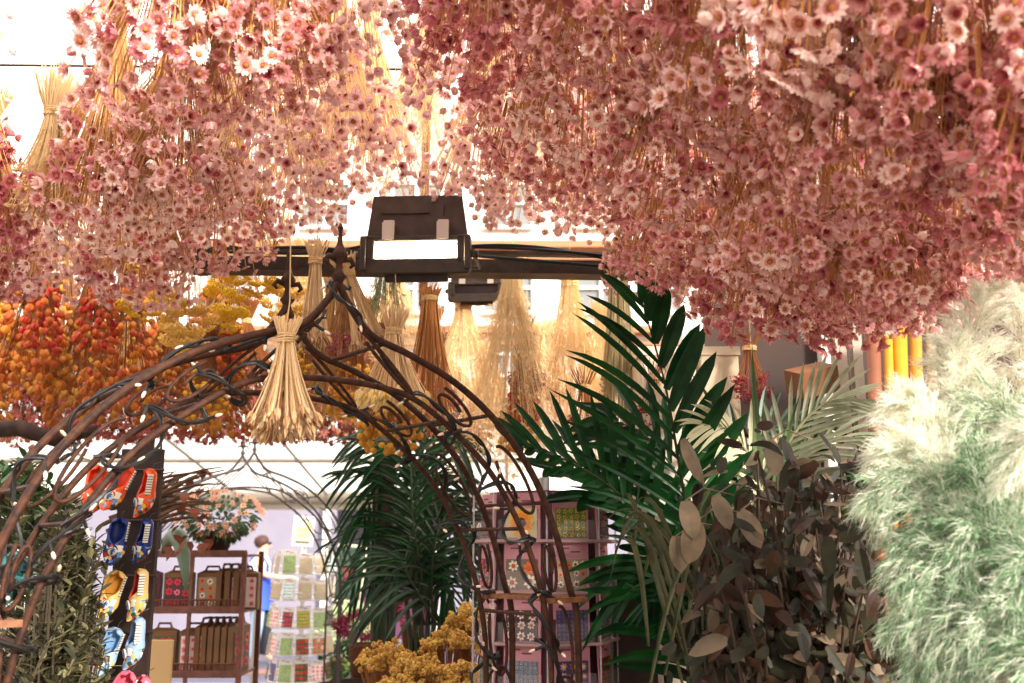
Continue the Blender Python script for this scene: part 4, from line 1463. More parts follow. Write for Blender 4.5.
# brown tilted card box and cream boxes on a shelf
mb = MB()
p = P(812, 380, 3.1)
mb.box(p, (0.13, 0.10, 0.08), rot=Euler((0.3, -0.25, 0.2)))
cb = obj('cardboard_box', mb, mat('kraft_brown', (122, 74, 38), 0.7, (104, 62, 30), scale=8))
tag(cb, 'tilted brown cardboard box above the grey palm', 'box')
mb = MB()
mb.add([(-.02, -.062, .051), (.02, -.062, .051), (.02, .062, .051), (-.02, .062, .051)], [(0, 1, 2, 3)], 0, Matrix.Translation(p) @ Euler((0.3, -0.25, 0.2)).to_matrix().to_4x4())
crm = mat('cream_card', (214, 198, 178), 0.7, (204, 186, 164), scale=3)
shelf_y = 3.35
def cbox(x0, y0, x1, y1, d, label, m):
    a, b = P(x0, y0, d), P(x1, y1, d)
    mb = MB()
    cx_, cz_ = (a.x + b.x) / 2, (a.z + b.z) / 2
    mb.box((cx_, d + 0.13, cz_), (abs(b.x - a.x), 0.26, abs(a.z - b.z)))
    o = obj('storage_box', mb, m)
    bv = o.modifiers.new('b', 'BEVEL')
    bv.width = 0.004
    l = MB()
    l.box((cx_, d + 0.13, max(a.z, b.z) + 0.004), (abs(b.x - a.x) + 0.012, 0.27, 0.03))
    obj('lid', l, m, o)
    tag(o, label, 'box', 'cream boxes behind the palm')
    return o
cbox(640, 352, 698, 425, 3.3, 'upper cream box behind the tall palm frond', crm)
cbox(634, 428, 697, 560, 3.3, 'lower cream box under the glass vase', crm)
cbox(700, 352, 748, 560, 3.38, 'wide beige box right of the glass vase', mat('beige_card', (196, 176, 152), 0.7, (184, 162, 136), scale=3))
mb = MB()
a = P(700, 562, 3.3)
mb.box((a.x + 0.02, 3.45, a.z / 2 - 0.01), (0.62, 0.4, a.z))
tag(obj('counter', mb, wood_d), 'dark counter carrying the cream boxes behind the palms', 'counter')
# glass/wicker vase
vz = thing('glass_vase', 'round woven glass vase standing between the cream boxes', 'vase', P(678, 432, 3.16))
mb = MB()
mb.lathe([(0.03, 0), (0.075, 0.03), (0.085, 0.08), (0.07, 0.14), (0.035, 0.19), (0.045, 0.24), (0.05, 0.25)], 18)
obj('vase_body', mb, mat('vase_glass', (196, 180, 156), 0.2, alpha=0.55), vz, True)
mb = MB()
for j in range(11):
    for sgn in (-1, 1):
        pts = []
        for i in range(18):
            z = 0.25 * i / 17
            rr = np.interp(z, [0, 0.03, 0.08, 0.14, 0.19, 0.25], [0.03, 0.077, 0.087, 0.072, 0.037, 0.051])
            a = 2 * PI * j / 11 + sgn * z * 6
            pts.append((rr * math.cos(a), rr * math.sin(a), z))
        mb.tube(pts, 0.0014, 4)
obj('wicker', mb, mat('wicker', (164, 136, 98), 0.7), vz)
mb = MB()
q = P(678, 432, 3.16)
mb.box((q.x, 3.16, q.z / 2), (0.15, 0.15, q.z))
tag(obj('pedestal', mb, crm), 'narrow cream pedestal under the woven glass vase', 'pedestal')
# grey pale upright board posts right of the boxes
mb = MB()
for x0, w in ((835, 0.04), (852, 0.03)):
    a = P(x0, 300, 3.15)
    mb.box((a.x, 3.15, 1.3), (w, 0.04, 2.6))
struct('trim_6', mb, mat('post_grey', (168, 156, 140), 0.6))

# ================================================================== WOODEN CLOGS
def clog_mesh():
    N = 18
    secs = []
    for i in range(17):
        t = i / 16
        a = np.interp(t, [0, .06, .2, .45, .68, .85, .95, 1], [.010, .0205, .0245, .0245, .0285, .0225, .011, .004])
        h = np.interp(t, [0, .06, .2, .42, .55, .75, .9, 1], [.016, .030, .033, .036, .043, .036, .022, .006])
        cy = np.interp(t, [0, .5, .8, 1], [0, 0, -.003, -.019])
        gap = np.interp(t, [0, .06, .12, .40, .50, .52], [0.0, 0.35, 1.05, 1.0, 0.35, 0.0])
        secs.append((t, a, h, cy, gap))
    V = []
    for (t, a, h, cy, gap) in secs:
        z = -0.118 * t
        for lay in (0, 1):
            ks = range(N + 1) if lay == 0 else range(N, -1, -1)
            for k in ks:
                th = -PI / 2 + gap + (2 * PI - 2 * gap) * k / N
                sc = 1.0 if lay == 0 else 0.74
                x = a * sc * math.cos(th)
                y = cy + h / 2 * sc * math.sin(th) + (0.0 if lay == 0 else 0)
                if lay and t < 0.1:
                    z2 = z - 0.006
                else:
                    z2 = z
                V.append((x, y, z2))
    M_ = 2 * (N + 1)
    Fc = []
    mi = []
    for i in range(16):
        for k in range(M_):
            k2 = (k + 1) % M_
            Fc.append((i * M_ + k, i * M_ + k2, (i + 1) * M_ + k2, (i + 1) * M_ + k))
            inner = N + 1 <= k < M_ - 1
            th = k / N
            sole = k <= N and 0.36 < th < 0.64
            rim = k == N or k == M_ - 1
            if inner or rim:
                mi.append(1)
            elif sole:
                mi.append(0)
            elif secs[i][0] > 0.5 and secs[i][0] < 0.93:
                mi.append(2)
            else:
                mi.append(0)
    Fc.append(tuple(range(M_)))
    mi.append(0)
    Fc.append(tuple(reversed(range(16 * M_, 17 * M_))))
    mi.append(0)
    mb = MB()
    mb.add(V, Fc, mi)
    return mb


def paint_mat(name, rgb):
    m = bpy.data.materials.new(name)
    m.use_nodes = True
    nt = m.node_tree
    pr = nt.nodes['Principled BSDF']
    pr.inputs['Roughness'].default_value = 0.25
    tc = nt.nodes.new('ShaderNodeTexCoord')
    vo = nt.nodes.new('ShaderNodeTexVoronoi')
    vo.inputs['Scale'].default_value = 105
    nt.links.new(tc.outputs['Object'], vo.inputs['Vector'])
    ra = nt.nodes.new('ShaderNodeValToRGB')
    ra.color_ramp.interpolation = 'CONSTANT'
    cols = [rgb, (214, 60, 34), (236, 196, 90), (250, 240, 226), rgb, (52, 92, 60), (120, 160, 210)]
    e = ra.color_ramp.elements
    e[0].color = (*lin(cols[0]), 1)
    e[1].position = 0.34
    e[1].color = (*lin(cols[1]), 1)
    for q, c in zip((0.46, 0.56, 0.68, 0.8, 0.9), cols[2:]):
        n_ = e.new(q)
        n_.color = (*lin(c), 1)
    sp = nt.nodes.new('ShaderNodeSeparateColor')
    nt.links.new(vo.outputs['Color'], sp.inputs[0])
    nt.links.new(sp.outputs[0], ra.inputs[0])
    nt.links.new(ra.outputs[0], pr.inputs['Base Color'])
    return m


CM = clog_mesh()


def clog(px, py, d, rgb, rim, label, rz, tilt, s=1.0, group=None):
    t = thing('wooden_clog', label, 'clog', P(px, py, d), (0, tilt, rz), group)
    t.scale = (s, s, s)
    nm = '%d_%d_%d' % rgb
    o = obj('shoe_body', CM, [mat('clog_%s' % nm, rgb, 0.25), mat('clogrim_%s' % nm, rim, 0.3), paint_mat('clogpaint_%s' % nm, rgb)], t, True)
    # painted windmill roundel on the toe
    mb = MB()
    mb.lathe([(0.0112, 0), (0.0112, 0.0022), (0.0095, 0.003), (0.001, 0.0032)], 16, 0, Matrix.Translation((0, -0.0215, -0.082)) @ Matrix.Rotation(PI / 2 + 0.18, 4, 'X'))
    obj('roundel', mb, mat('roundel_white', (232, 228, 220), 0.3), t)
    mb = MB()
    for k in range(4):
        mb.box((0, -0.0252, -0.079), (0.0022, 0.001, 0.015), rot=Euler((0.18, 0.5 + k * PI / 4, 0)))
    mb.box((0, -0.0252, -0.086), (0.005, 0.001, 0.009), 0)
    obj('windmill', mb, mat('windmill_blue', (60, 80, 130), 0.4), t)
    # white ladder-striped band beside the opening
    mb = MB()
    for k in range(8):
        z = -0.010 - 0.0062 * k
        mb.box((0.0240, -0.006, z), (0.0025, 0.013, 0.0042), 0)
        mb.box((0.0235, -0.006, z - 0.003), (0.002, 0.013, 0.002), 1)
    obj('striped_band', mb, [mat('band_white', (244, 236, 222), 0.4), blackm], t)
    mb = MB()
    mb.tube([(0, 0.004, 0.0), (0, 0.006, 0.012), (0, 0.02, 0.018)], 0.0012, 5)
    obj('hanging_loop', mb, iron_d, t)
    return t


G = 'souvenir clogs hanging on the display board'
for (px, py, d, rgb, rim, lab, rz, ti, s) in (
        (124, 464, 2.7, (240, 92, 30), (226, 60, 20), 'orange painted clog with open top facing front, top pair', 0.1, 0.42, 1.08),
        (146, 469, 2.72, (240, 92, 30), (226, 60, 20), 'orange painted clog turned sideways with striped band, top pair', -0.9, 0.30, 1.08),
        (94, 466, 2.76, (236, 88, 32), (220, 60, 24), 'orange painted clog half hidden behind the arch rods', 0.5, 0.1, 1.05),
        (116, 518, 2.7, (34, 52, 120), (30, 46, 110), 'dark blue painted clog with open top, second pair from top', 0.15, 0.12, 1.0),
        (143, 519, 2.72, (34, 52, 120), (30, 46, 110), 'dark blue painted clog turned sideways, second pair from top', -0.9, 0.28, 0.98),
        (114, 571, 2.7, (236, 190, 110), (214, 150, 60), 'yellow painted clog with open top, third pair from top', 0.15, 0.28, 1.0),
        (137, 569, 2.72, (240, 196, 122), (200, 60, 40), 'yellow painted clog with red sole turned sideways, third pair', -0.9, 0.12, 1.08),
        (112, 628, 2.7, (150, 180, 214), (120, 160, 204), 'light blue painted clog with open top, fourth pair from top', 0.1, 0.3, 0.98),
        (134, 617, 2.72, (156, 184, 216), (130, 165, 206), 'light blue painted clog turned sideways, fourth pair from top', -0.9, 0.16, 1.08),
        (126, 672, 2.68, (236, 104, 124), (220, 84, 104), 'pink painted clog at the bottom edge, left of its pair', 0.2, 0.5, 1.0),
        (140, 676, 2.72, (236, 104, 124), (220, 84, 104), 'pink painted clog at the bottom edge, right of its pair', -0.7, 0.3, 1.0),
        (6, 556, 2.35, (84, 160, 160), (60, 130, 136), 'teal painted clog at the left edge behind the arch, upper', 0.4, -0.9, 1.0),
        (10, 590, 2.32, (84, 160, 160), (60, 130, 136), 'teal painted clog at the left edge behind the arch, lower', 0.3, 0.9, 1.0)):
    clog(px + (5 if px > 50 else 0), py, d, rgb, rim, lab, rz, ti, s * 1.06, G)
br0 = thing('display_board', 'dark wooden board on a post carrying the clog pairs', 'display board', (P(127, 600, 2.80).x, 2.84, 0))
mb = MB()
zt = P(122, 448, 2.8).z
mb.box((0.0, 0, (zt + 0.9) / 2), (0.115, 0.022, zt - 0.9))
mb.box((0.0, 0.018, zt / 2), (0.04, 0.025, zt + 0.06))
obj('board', mb, wood_d, br0)
mb = MB()
mb.lathe([(0.2, 0), (0.2, 0.02), (0.03, 0.04)], 20)
obj('base', mb, wood_d, br0)
for z in (zt - 0.06, zt - 0.2, zt - 0.35, zt - 0.5, zt - 0.62):
    mb = MB()
    mb.tube([(-0.07, -0.02, z), (0.07, -0.02, z)], 0.004, 6)
    obj('hook_bar', mb, iron_d, br0)
rk = thing('hanging_rail', 'thin iron stand holding the teal clogs at the left edge', 'rail', (P(4, 600, 2.4).x - 0.02, 2.42, 0))
mb = MB()
mb.tube([(0, 0, 0), (0, 0, 1.62)], 0.008, 6)
mb.tube([(-0.06, 0, 1.6), (0.06, 0, 1.6)], 0.005, 6)
mb.tube([(-0.06, 0, 1.5), (0.06, 0, 1.5)], 0.005, 6)
mb.lathe([(0.15, 0), (0.15, 0.015), (0.02, 0.03)], 18)
obj('stand', mb, iron_d, rk)

# ================================================================== SEED PACKET STAND (behind the arch's right leg)
pinkc = mat('packet_pink', (206, 142, 150), 0.55, (194, 128, 138), scale=14)
pinkl = mat('packet_ink', (120, 66, 84), 0.6)
SD = 3.05
sx = P(547, 600, SD).x
SR = 0.205
stand = thing('seed_stand', 'octagonal pink seed packet stand with clear pockets behind the arch leg', 'display stand', (sx, SD + 0.2, 0), (0, 0, 0))
tiers = [P(547, y, SD).z for y in (540, 592, 644, 696)]
mb = MB()
mb.tube([(0, 0, 0.02), (0, 0, tiers[0] + 0.2)], 0.018, 10)
mb.lathe([(0.24, 0), (0.24, 0.025), (0.04, 0.05)], 20)
obj('post', mb, mat('steel_grey', (150, 146, 142), 0.4, metal=0.5), stand, True)
mb = MB()
mb.lathe([(SR - 0.03, tiers[3] - 0.3), (SR - 0.03, tiers[0] + 0.15)], 8, 0, Matrix.Rotation(0, 4, 'Z'))
obj('core', mb, mat('core_plum', (112, 66, 78), 0.6), stand)
for tz in tiers:
    mb = MB()
    mb.lathe([(SR + 0.012, tz - 0.010), (SR + 0.030, tz - 0.006), (SR + 0.030, tz + 0.002), (SR + 0.012, tz)], 8)
    obj('shelf_rim', mb, mat('rim_cream', (178, 144, 140), 0.4), stand)
    mb = MB()
    for k in range(8):
        a = PI / 4 * k
        x, y = (SR + 0.022) * math.cos(a), (SR + 0.022) * math.sin(a)
        mb.tube([(x, y, tz), (x, y, tz + 0.142)], 0.003, 5)
    obj('divider', mb, mat('divider_clear', (220, 210, 210), 0.15, alpha=0.6), stand)


def flower_disc(mb, x, z, r_, np_, cp, cc, y=-0.0045, seed=0, pet=0.34):
    rr = random.Random(seed)
    for k in range(np_):
        a = 2 * PI * k / np_ + rr.uniform(-.1, .1)
        c, s = math.cos(a), math.sin(a)
        w = r_ * pet
        pts = [(x + c * r_ * .25 - s * w * .5, z + s * r_ * .25 + c * w * .5), (x + c * r_ * .25 + s * w * .5, z + s * r_ * .25 - c * w * .5),
               (x + c * r_ * .7 + s * w * .7, z + s * r_ * .7 - c * w * .7), (x + c * r_, z + s * r_), (x + c * r_ * .7 - s * w * .7, z + s * r_ * .7 + c * w * .7)]
        mb.add([(q[0], y - 0.0002 * (k % 3), q[1]) for q in pts], [(0, 1, 2, 3, 4)], cp)
    mb.lathe([(r_ * 0.40, 0), (r_ * 0.36, 0.002), (0.0005, 0.0026)], 12, cc, Matrix.Translation((x, y - 0.0003, z)) @ Matrix.Rotation(PI / 2, 4, 'X'))


def picture_mesh(kind, w, h, seed):
    """a printed packet picture: a raised card with flower shapes"""
    rr = random.Random(seed)
    mb = MB()
    mb.box((0, -0.0015, 0), (w, 0.003, h), 0)
    if kind == 'sunflower':
        flower_disc(mb, 0, 0.0, min(w, h) * 0.49, 20, 1, 2, seed=seed)
        flower_disc(mb, 0, 0.0, min(w, h) * 0.38, 16, 3, 2, y=-0.0055, seed=seed + 1)
    else:
        n = {'daisies': 9, 'field': 26, 'tulips': 10, 'dark': 16, 'lavender': 46, 'mixed': 12, 'big': 3}.get(kind, 12)
        nx = max(2, int(math.sqrt(n * w / h) + 0.5))
        ny = max(2, int(n / nx + 0.5))
        for i in range(nx):
            for j in range(ny):
                x = (i + 0.5) / nx * w - w / 2 + rr.uniform(-.1, .1) * w / nx
                z = (j + 0.5) / ny * h - h / 2 + rr.uniform(-.1, .1) * h / ny
                r_ = min(w / nx, h / ny) * rr.uniform(0.40, 0.52)
                x = max(-w / 2 + r_, min(w / 2 - r_, x))
                z = max(-h / 2 + r_, min(h / 2 - r_, z))
                flower_disc(mb, x, z, r_, 7 if n < 20 else 5, 1 + (rr.random() < 0.35) * 2, 2, seed=i * 7 + j + seed)
    return mb


PIC = {
    'sunflower': ('sunflower', [(206, 196, 150), (246, 176, 20), (70, 34, 18), (236, 140, 10)]),
    'yellow': ('field', [(120, 138, 70), (246, 200, 50), (190, 130, 20), (250, 222, 110)]),
    'darkred': ('dark', [(60, 30, 30), (120, 24, 40), (40, 16, 20), (150, 60, 60)]),
    'orange': ('mixed', [(150, 130, 100), (226, 98, 30), (120, 60, 20), (240, 220, 200)]),
    'redtulip': ('tulips', [(70, 40, 44), (214, 40, 60), (150, 20, 40), (240, 120, 130)]),
    'bowl': ('big', [(120, 100, 80), (236, 226, 200), (200, 90, 40), (226, 110, 50)]),
    'daisies': ('daisies', [(66, 44, 40), (244, 226, 214), (150, 90, 60), (230, 200, 190)]),
    'lavender': ('lavender', [(74, 66, 92), (128, 104, 156), (96, 80, 120), (150, 130, 180)]),
    'greenery': ('mixed', [(60, 62, 44), (120, 126, 80), (90, 70, 50), (170, 130, 90)]),
    'greyblue': ('lavender', [(110, 112, 120), (170, 180, 200), (110, 116, 130), (200, 206, 220)]),
    'scarlet': ('tulips', [(66, 74, 44), (204, 40, 34), (120, 20, 20), (220, 90, 60)]),
    'violet': ('daisies', [(70, 60, 70), (150, 90, 140), (220, 190, 80), (190, 130, 180)]),
    'cream': ('field', [(176, 162, 132), (214, 196, 170), (190, 150, 96), (206, 170, 140)]),
    'green': ('mixed', [(150, 170, 120), (76, 120, 66), (210, 190, 90), (110, 150, 90)]),
    'rose': ('mixed', [(226, 206, 196), (220, 110, 120), (190, 70, 80), (240, 160, 160)]),
    'teal': ('field', [(222, 226, 220), (80, 150, 140), (60, 110, 110), (130, 180, 170)]),
}
PMATS = {}


def pic_data(key, w, h):
    k2 = (key, round(w, 4), round(h, 4))
    if k2 in PMATS:
        return PMATS[k2]
    kind, cols = PIC[key]
    ms = [mat('print_%s_%d' % (key, i), c, 0.45) for i, c in enumerate(cols)]
    PMATS[k2] = picture_mesh(kind, w, h, hash(len(key) * 7) % 100 + len(PMATS)).data('picture', ms)
    return PMATS[k2]


def seed_packet(loc, rz, w, h, key, label, group, lean=-0.10, head=None, headfrac=0.34, cat='seed packet'):
    t = thing('seed_packet', label, cat, loc, (lean, 0, rz), group)
    mb = MB()
    mb.box((0, 0.002, h / 2), (w, 0.004, h))
    o = obj('sleeve', mb, head or pinkc, t)
    hh = h * (1 - headfrac)
    p = obj('picture', pic_data(key, w * 0.86, hh * 0.9), [], t)
    p.location = (0, -0.0005, hh * 0.5)
    mb = MB()
    for k in range(2):
        mb.box((w * (-0.18 + 0.3 * k), -0.0012, h * (1 - headfrac * (0.35 + 0.25 * k))), (w * 0.26, 0.0015, h * 0.03))
    obj('print_marks', mb, pinkl, t)
    return t


keys = [['darkred', 'sunflower', 'yellow', 'darkred'], ['redtulip', 'bowl', 'orange', 'redtulip'], ['orange', 'daisies', 'lavender', 'greenery'], ['greenery', 'greyblue', 'violet', 'scarlet']]
desc = {'darkred': 'dark red blooms', 'sunflower': 'a big sunflower', 'yellow': 'small yellow flowers', 'redtulip': 'red blossoms', 'bowl': 'white and orange blooms', 'orange': 'orange flowers',
        'daisies': 'white daisies', 'lavender': 'lavender', 'greenery': 'brown green foliage', 'greyblue': 'grey blue blossoms', 'violet': 'violet daisies', 'scarlet': 'scarlet flowers'}
tn = ['top', 'second', 'third', 'bottom']
fn = ['leftmost', 'centre-left', 'centre-right', 'rightmost']
for i in range(4):
    for j in range(4):
        a = -PI / 2 + (j - 1.5) * PI / 4
        rr = (SR + 0.012) * math.cos(PI / 8) - 0.004
        loc = Vector((sx + rr * math.cos(a), SD + 0.2 + rr * math.sin(a), tiers[i] + 0.002))
        seed_packet(loc, a + PI / 2, 0.118, 0.140, keys[i][j], 'pink seed packet picturing %s, %s pocket of the %s tier' % (desc[keys[i][j]], fn[j], tn[i]), 'seed packets in the pink stand', lean=-0.04, headfrac=0.30)
for i in range(4):
    for j in range(4):
        a = -PI / 2 + (j - 1.5) * PI / 4
        rr = (SR + 0.026) * math.cos(PI / 8)
        mb = MB()
        mb.box((0, 0, 0.03), (0.14, 0.0015, 0.06), 0, Matrix.Translation((rr * math.cos(a), rr * math.sin(a), tiers[i])) @ Matrix.Rotation(a + PI / 2, 4, 'Z'))
        obj('clear_pocket', mb, plastic, stand)

# ================================================================== SHELF UNIT WITH BULB BOXES (left of centre)
SY = 4.8
zs = [P(190, y, SY).z for y in (556, 612, 676)]
xl, xr = P(120, 600, SY).x, P(243, 600, SY).x
rack = thing('wire_shelf', 'rust brown iron shelf unit with flower boxes left of the street view', 'shelf', ((xl + xr) / 2, SY + 0.15, 0))
hw = (xr - xl) / 2
rust = mat('shelf_rust', (120, 70, 54), 0.55, (92, 54, 42), scale=30)
for sxx in (-1, 1):
    for sy in (-1, 1):
        mb = MB()
        mb.box((sxx * hw, sy * 0.16, zs[0] / 2 + 0.01), (0.022, 0.022, zs[0] + 0.02))
        obj('upright', mb, rust, rack)
mb = MB()
mb.box((hw * 0.15, -0.16, zs[0] / 2), (0.016, 0.016, zs[0]))
obj('upright', mb, rust, rack)
for k, z in enumerate(zs):
    mb = MB()
    mb.box((0, 0, z), (2 * hw, 0.34, 0.012))
    mb.box((0, -0.165, z + 0.012), (2 * hw + 0.02, 0.014, 0.03))
    if k:
        for i in range(40):
            mb.tube([(-hw + 2 * hw * i / 39, -0.168, z), (-hw + 2 * hw * i / 39, -0.168, z + 0.055)], 0.003, 4)
        mb.tube([(-hw, -0.168, z + 0.055), (hw, -0.168, z + 0.055)], 0.004, 4)
    obj('shelf_board', mb, rust, rack)
kraft = mat('box_kraft', (118, 80, 44), 0.65, (96, 64, 36), scale=10)
kraft2 = mat('box_wine', (92, 40, 44), 0.6)


def bulb_box(loc, w, h, dp, key, label, rz=0.0, m=None):
    t = thing('bulb_box', label, 'box', loc, (0, 0, rz), 'flower bulb boxes on the iron shelf')
    mb = MB()
    mb.box((0, 0, h * 0.44), (w, dp, h * 0.88))
    mb.add([(-w / 2, -dp / 2, h * 0.88), (w / 2, -dp / 2, h * 0.88), (w / 2, dp / 2, h * 0.88), (-w / 2, dp / 2, h * 0.88), (-w * 0.3, 0, h * 0.95), (w * 0.3, 0, h * 0.95)], [(0, 1, 5, 4), (2, 3, 4, 5), (1, 2, 5), (3, 0, 4)])
    obj('carton', mb, m or kraft, t)
    hb = MB()
    hb.tube([(-w * 0.26, 0, h * 0.93), (-w * 0.2, 0, h * 1.04), (w * 0.2, 0, h * 1.04), (w * 0.26, 0, h * 0.93)], 0.006, 6)
    obj('handle', hb, m or kraft, t)
    p = obj('picture', pic_data(key, w * 0.86, h * 0.72), [], t)
    p.location = (0, -dp / 2, h * 0.42)
    return t


bk = ['darkred', 'redtulip', 'orange', 'rose', 'scarlet']
for i in range(4):
    x = xl + 0.10 + 0.155 * i
    bulb_box((x, SY + 0.06, zs[1] + 0.008), 0.135, 0.19, 0.05, bk[i], 'bulb box picturing %s, %s from left on the upper shelf' % (['dark red flowers', 'red tulips', 'orange flowers', 'rose flowers'][i], SUF[i]), 0.0, kraft2 if i == 0 else None)
for i in range(4):
    x = xl + 0.06 + 0.145 * i if i < 3 else xl + 0.5
    if i < 3:
        bulb_box((x, SY + 0.04, zs[2] + 0.008), 0.13, 0.215, 0.05, ('darkred', 'scarlet', 'rose')[i], 'bulb box picturing %s, %s from left on the lower shelf' % (['dark red flowers', 'mixed scarlet flowers', 'rose flowers'][i], SUF[i]), 0.0, kraft2 if i == 0 else None)
for i in range(6):
    x = xr - 0.19 + 0.031 * i
    bulb_box((x, SY + 0.10, zs[2] + 0.008), 0.20, 0.235, 0.024, 'scarlet', 'narrow kraft bulb box seen edge-on, %s in the lower shelf row' % SUF[i], PI / 2 - 0.15)
for i in range(3):
    x = xr - 0.11 + 0.04 * i
    bulb_box((x, SY + 0.10, zs[1] + 0.008), 0.17, 0.20, 0.026, 'redtulip', 'narrow kraft bulb box seen edge-on, %s in the upper shelf row' % SUF[i], PI / 2 - 0.15)
# flower pot with peach blooms on the shelf top
fpz = zs[0] + 0.006
fl_pot = thing('flowering_plant', 'bushy potted plant with peach pink blooms on the iron shelf', 'plant', (P(208, 560, SY).x, SY + 0.12, fpz))
pot(fl_pot, Vector((0, 0, 0)), 0.075, 0.11, mat('pot_dark', (60, 46, 40), 0.6))
r = random.Random(61)
ml, mfl = MB(), MB()
peach = mat('bloom_peach', (246, 190, 160), 0.7, vary=0.15, hue=0.02, trans=0.3)
for k in range(520):
    d = Vector((r.gauss(0, 1), r.gauss(0, 1), r.gauss(0, 1))).normalized()
    p = Vector((d.x * 0.19, d.y * 0.13, 0.17 + d.z * 0.10)) * r.uniform(0.5, 1.0)
    p.z += 0.03
    leaflet(ml, p, p + (d + Vector((0, 0, -0.3))) * 0.035, Vector((r.uniform(-1, 1), -1, 1)), 0.009, 2, 0, 0.1)
for k in range(5):
    ml.tube([(0, 0, 0.09), (r.uniform(-.12, .12), r.uniform(-.08, .08), 0.18)], 0.004, 4)
obj('foliage', ml, [mat('leaf_garden', (74, 96, 50), 0.5, vary=0.35, trans=0.15)], fl_pot)
bm = daisy(12, 0.35, 7).data('bloom', [peach, peach, mat('bloom_eye', (236, 150, 90), 0.7), eye])
for k in range(85):
    d = Vector((r.gauss(0, 1), r.gauss(0, 0.6) - 0.5, r.gauss(0.1, 0.9))).normalized()
    p = Vector((d.x * 0.215, d.y * 0.15, 0.19 + d.z * 0.115))
    o = obj('bloom', bm, [], fl_pot)
    o.matrix_local = aim(p, d + Vector((0, -0.6, 0)), r.uniform(0.013, 0.021), r.random() * 6)
# long gourd leaf hanging in front of the shelf
mb = MB()
a = P(178, 532, 4.4)
pts = bez(a, P(196, 545, 4.35), P(186, 592, 4.35), 10)
pts = bez(P(163, 556, 4.68) + Vector((0, 0, 0.02)), P(184, 505, 4.45), P(186, 592, 4.4), 10)
mb.tube(pts, [0.012, 0.024, 0.032, 0.036, 0.038, 0.038, 0.036, 0.032, 0.026, 0.016, 0.004], 10)
g = obj('agave_leaf', mb, mat('leaf_bluegreen', (92, 108, 84), 0.45, (70, 88, 66), scale=8), smooth=True)
tag(g, 'thick drooping grey green leaf hanging before the iron shelf', 'leaf')
# cardboard pieces at lower left, behind the clogs
for (x0, y0, x1, y1, lab, rgb) in ((150, 640, 166, 690, 'pale kraft cardboard sheet standing at the bottom, behind the clogs', (206, 170, 118)),):
    a, b = P(x0, y0, 3.9), P(x1, y1, 3.9)
    mb = MB()
    mb.box(((a.x + b.x) / 2, 3.9, a.z / 2), (abs(b.x - a.x) + 0.03, 0.02, a.z), rot=None)
    tag(obj('cardboard_sheet', mb, mat('card_%d' % x0, rgb, 0.7)), lab, 'cardboard')
# small framed card behind the clogs
mb = MB()
a = P(152, 530, 4.2)
mb.box((a.x, 4.2, a.z), (0.08, 0.01, 0.16), 0)
mb.box((a.x, 4.193, a.z), (0.066, 0.006, 0.145), 1)
mb.tube([(a.x, 4.205, a.z - 0.08), (a.x, 4.205, 0)], 0.006, 6)
tag(obj('framed_card', mb, [iron_d, mat('card_blue', (160, 186, 196), 0.4)]), 'small pale blue framed card on a thin post beside the blue clogs', 'frame')

# ================================================================== POSTCARD / SEED CARD STAND (centre left)
CY = 7.0
ccx = P(298, 600, CY).x
cst = thing('card_stand', 'tall white wire stand full of flower seed cards on the pavement', 'display stand', (ccx, CY + 0.15, 0))
mb = MB()
mb.tube([(0, 0, 0.03), (0, 0, 1.62)], 0.015, 8)
mb.lathe([(0.22, 0), (0.22, 0.03), (0.03, 0.05)], 16)
obj('post', mb, white, cst)
ct = [P(298, y, CY).z for y in (574, 600, 628, 655, 682)]
for z in ct:
    mb = MB()
    mb.tube([(0.215 * math.cos(a), 0.215 * math.sin(a), z) for a in [2 * PI * i / 24 for i in range(24)]], 0.004, 5, 0, False, True)
    mb.tube([(0.215 * math.cos(a), 0.215 * math.sin(a), z + 0.05) for a in [2 * PI * i / 24 for i in range(24)]], 0.003, 5, 0, False, True)
    for i in range(8):
        a = 2 * PI * i / 8
        mb.tube([(0, 0, z), (0.215 * math.cos(a), 0.215 * math.sin(a), z), (0.215 * math.cos(a), 0.215 * math.sin(a), z + 0.05)], 0.003, 4)
    obj('wire_tier', mb, white, cst)
ck_ = ['cream', 'green', 'rose', 'teal', 'orange', 'yellow', 'redtulip', 'greenery', 'lavender', 'scarlet']
cd = {'cream': 'cream flowers', 'green': 'green leaves', 'rose': 'rose blooms', 'teal': 'teal flowers', 'orange': 'orange blooms', 'yellow': 'yellow flowers', 'redtulip': 'red tulips', 'greenery': 'brown foliage', 'lavender': 'lavender', 'scarlet': 'scarlet flowers'}
r = random.Random(71)
whitec = mat('card_white', (196, 186, 176), 0.5)
rowk = [['cream', 'cream', 'green', 'cream', 'cream', 'teal'], ['orange', 'cream', 'teal', 'cream', 'cream', 'cream'], ['green', 'rose', 'redtulip', 'yellow', 'green', 'greenery'],
        ['greenery', 'rose', 'green', 'scarlet', 'orange', 'cream'], ['greenery', 'lavender', 'green', 'scarlet', 'rose', 'greenery']]
for i, z in enumerate(ct):
    for j in range(6):
        a = -PI / 2 + (j - 2.5) * 0.52
        loc = Vector((ccx + 0.222 * math.cos(a), CY + 0.15 + 0.222 * math.sin(a), z + 0.004))
        seed_packet(loc, a + PI / 2 + r.uniform(-.3, .3), 0.098, r.uniform(0.13, 0.16), rowk[i][j], 'seed card picturing %s, %s from left, %s tier of white stand' % (cd[rowk[i][j]], SUF[j], SUF[i]), 'seed cards on the white stand', lean=-0.14, head=whitec, headfrac=0.2, cat='seed card')
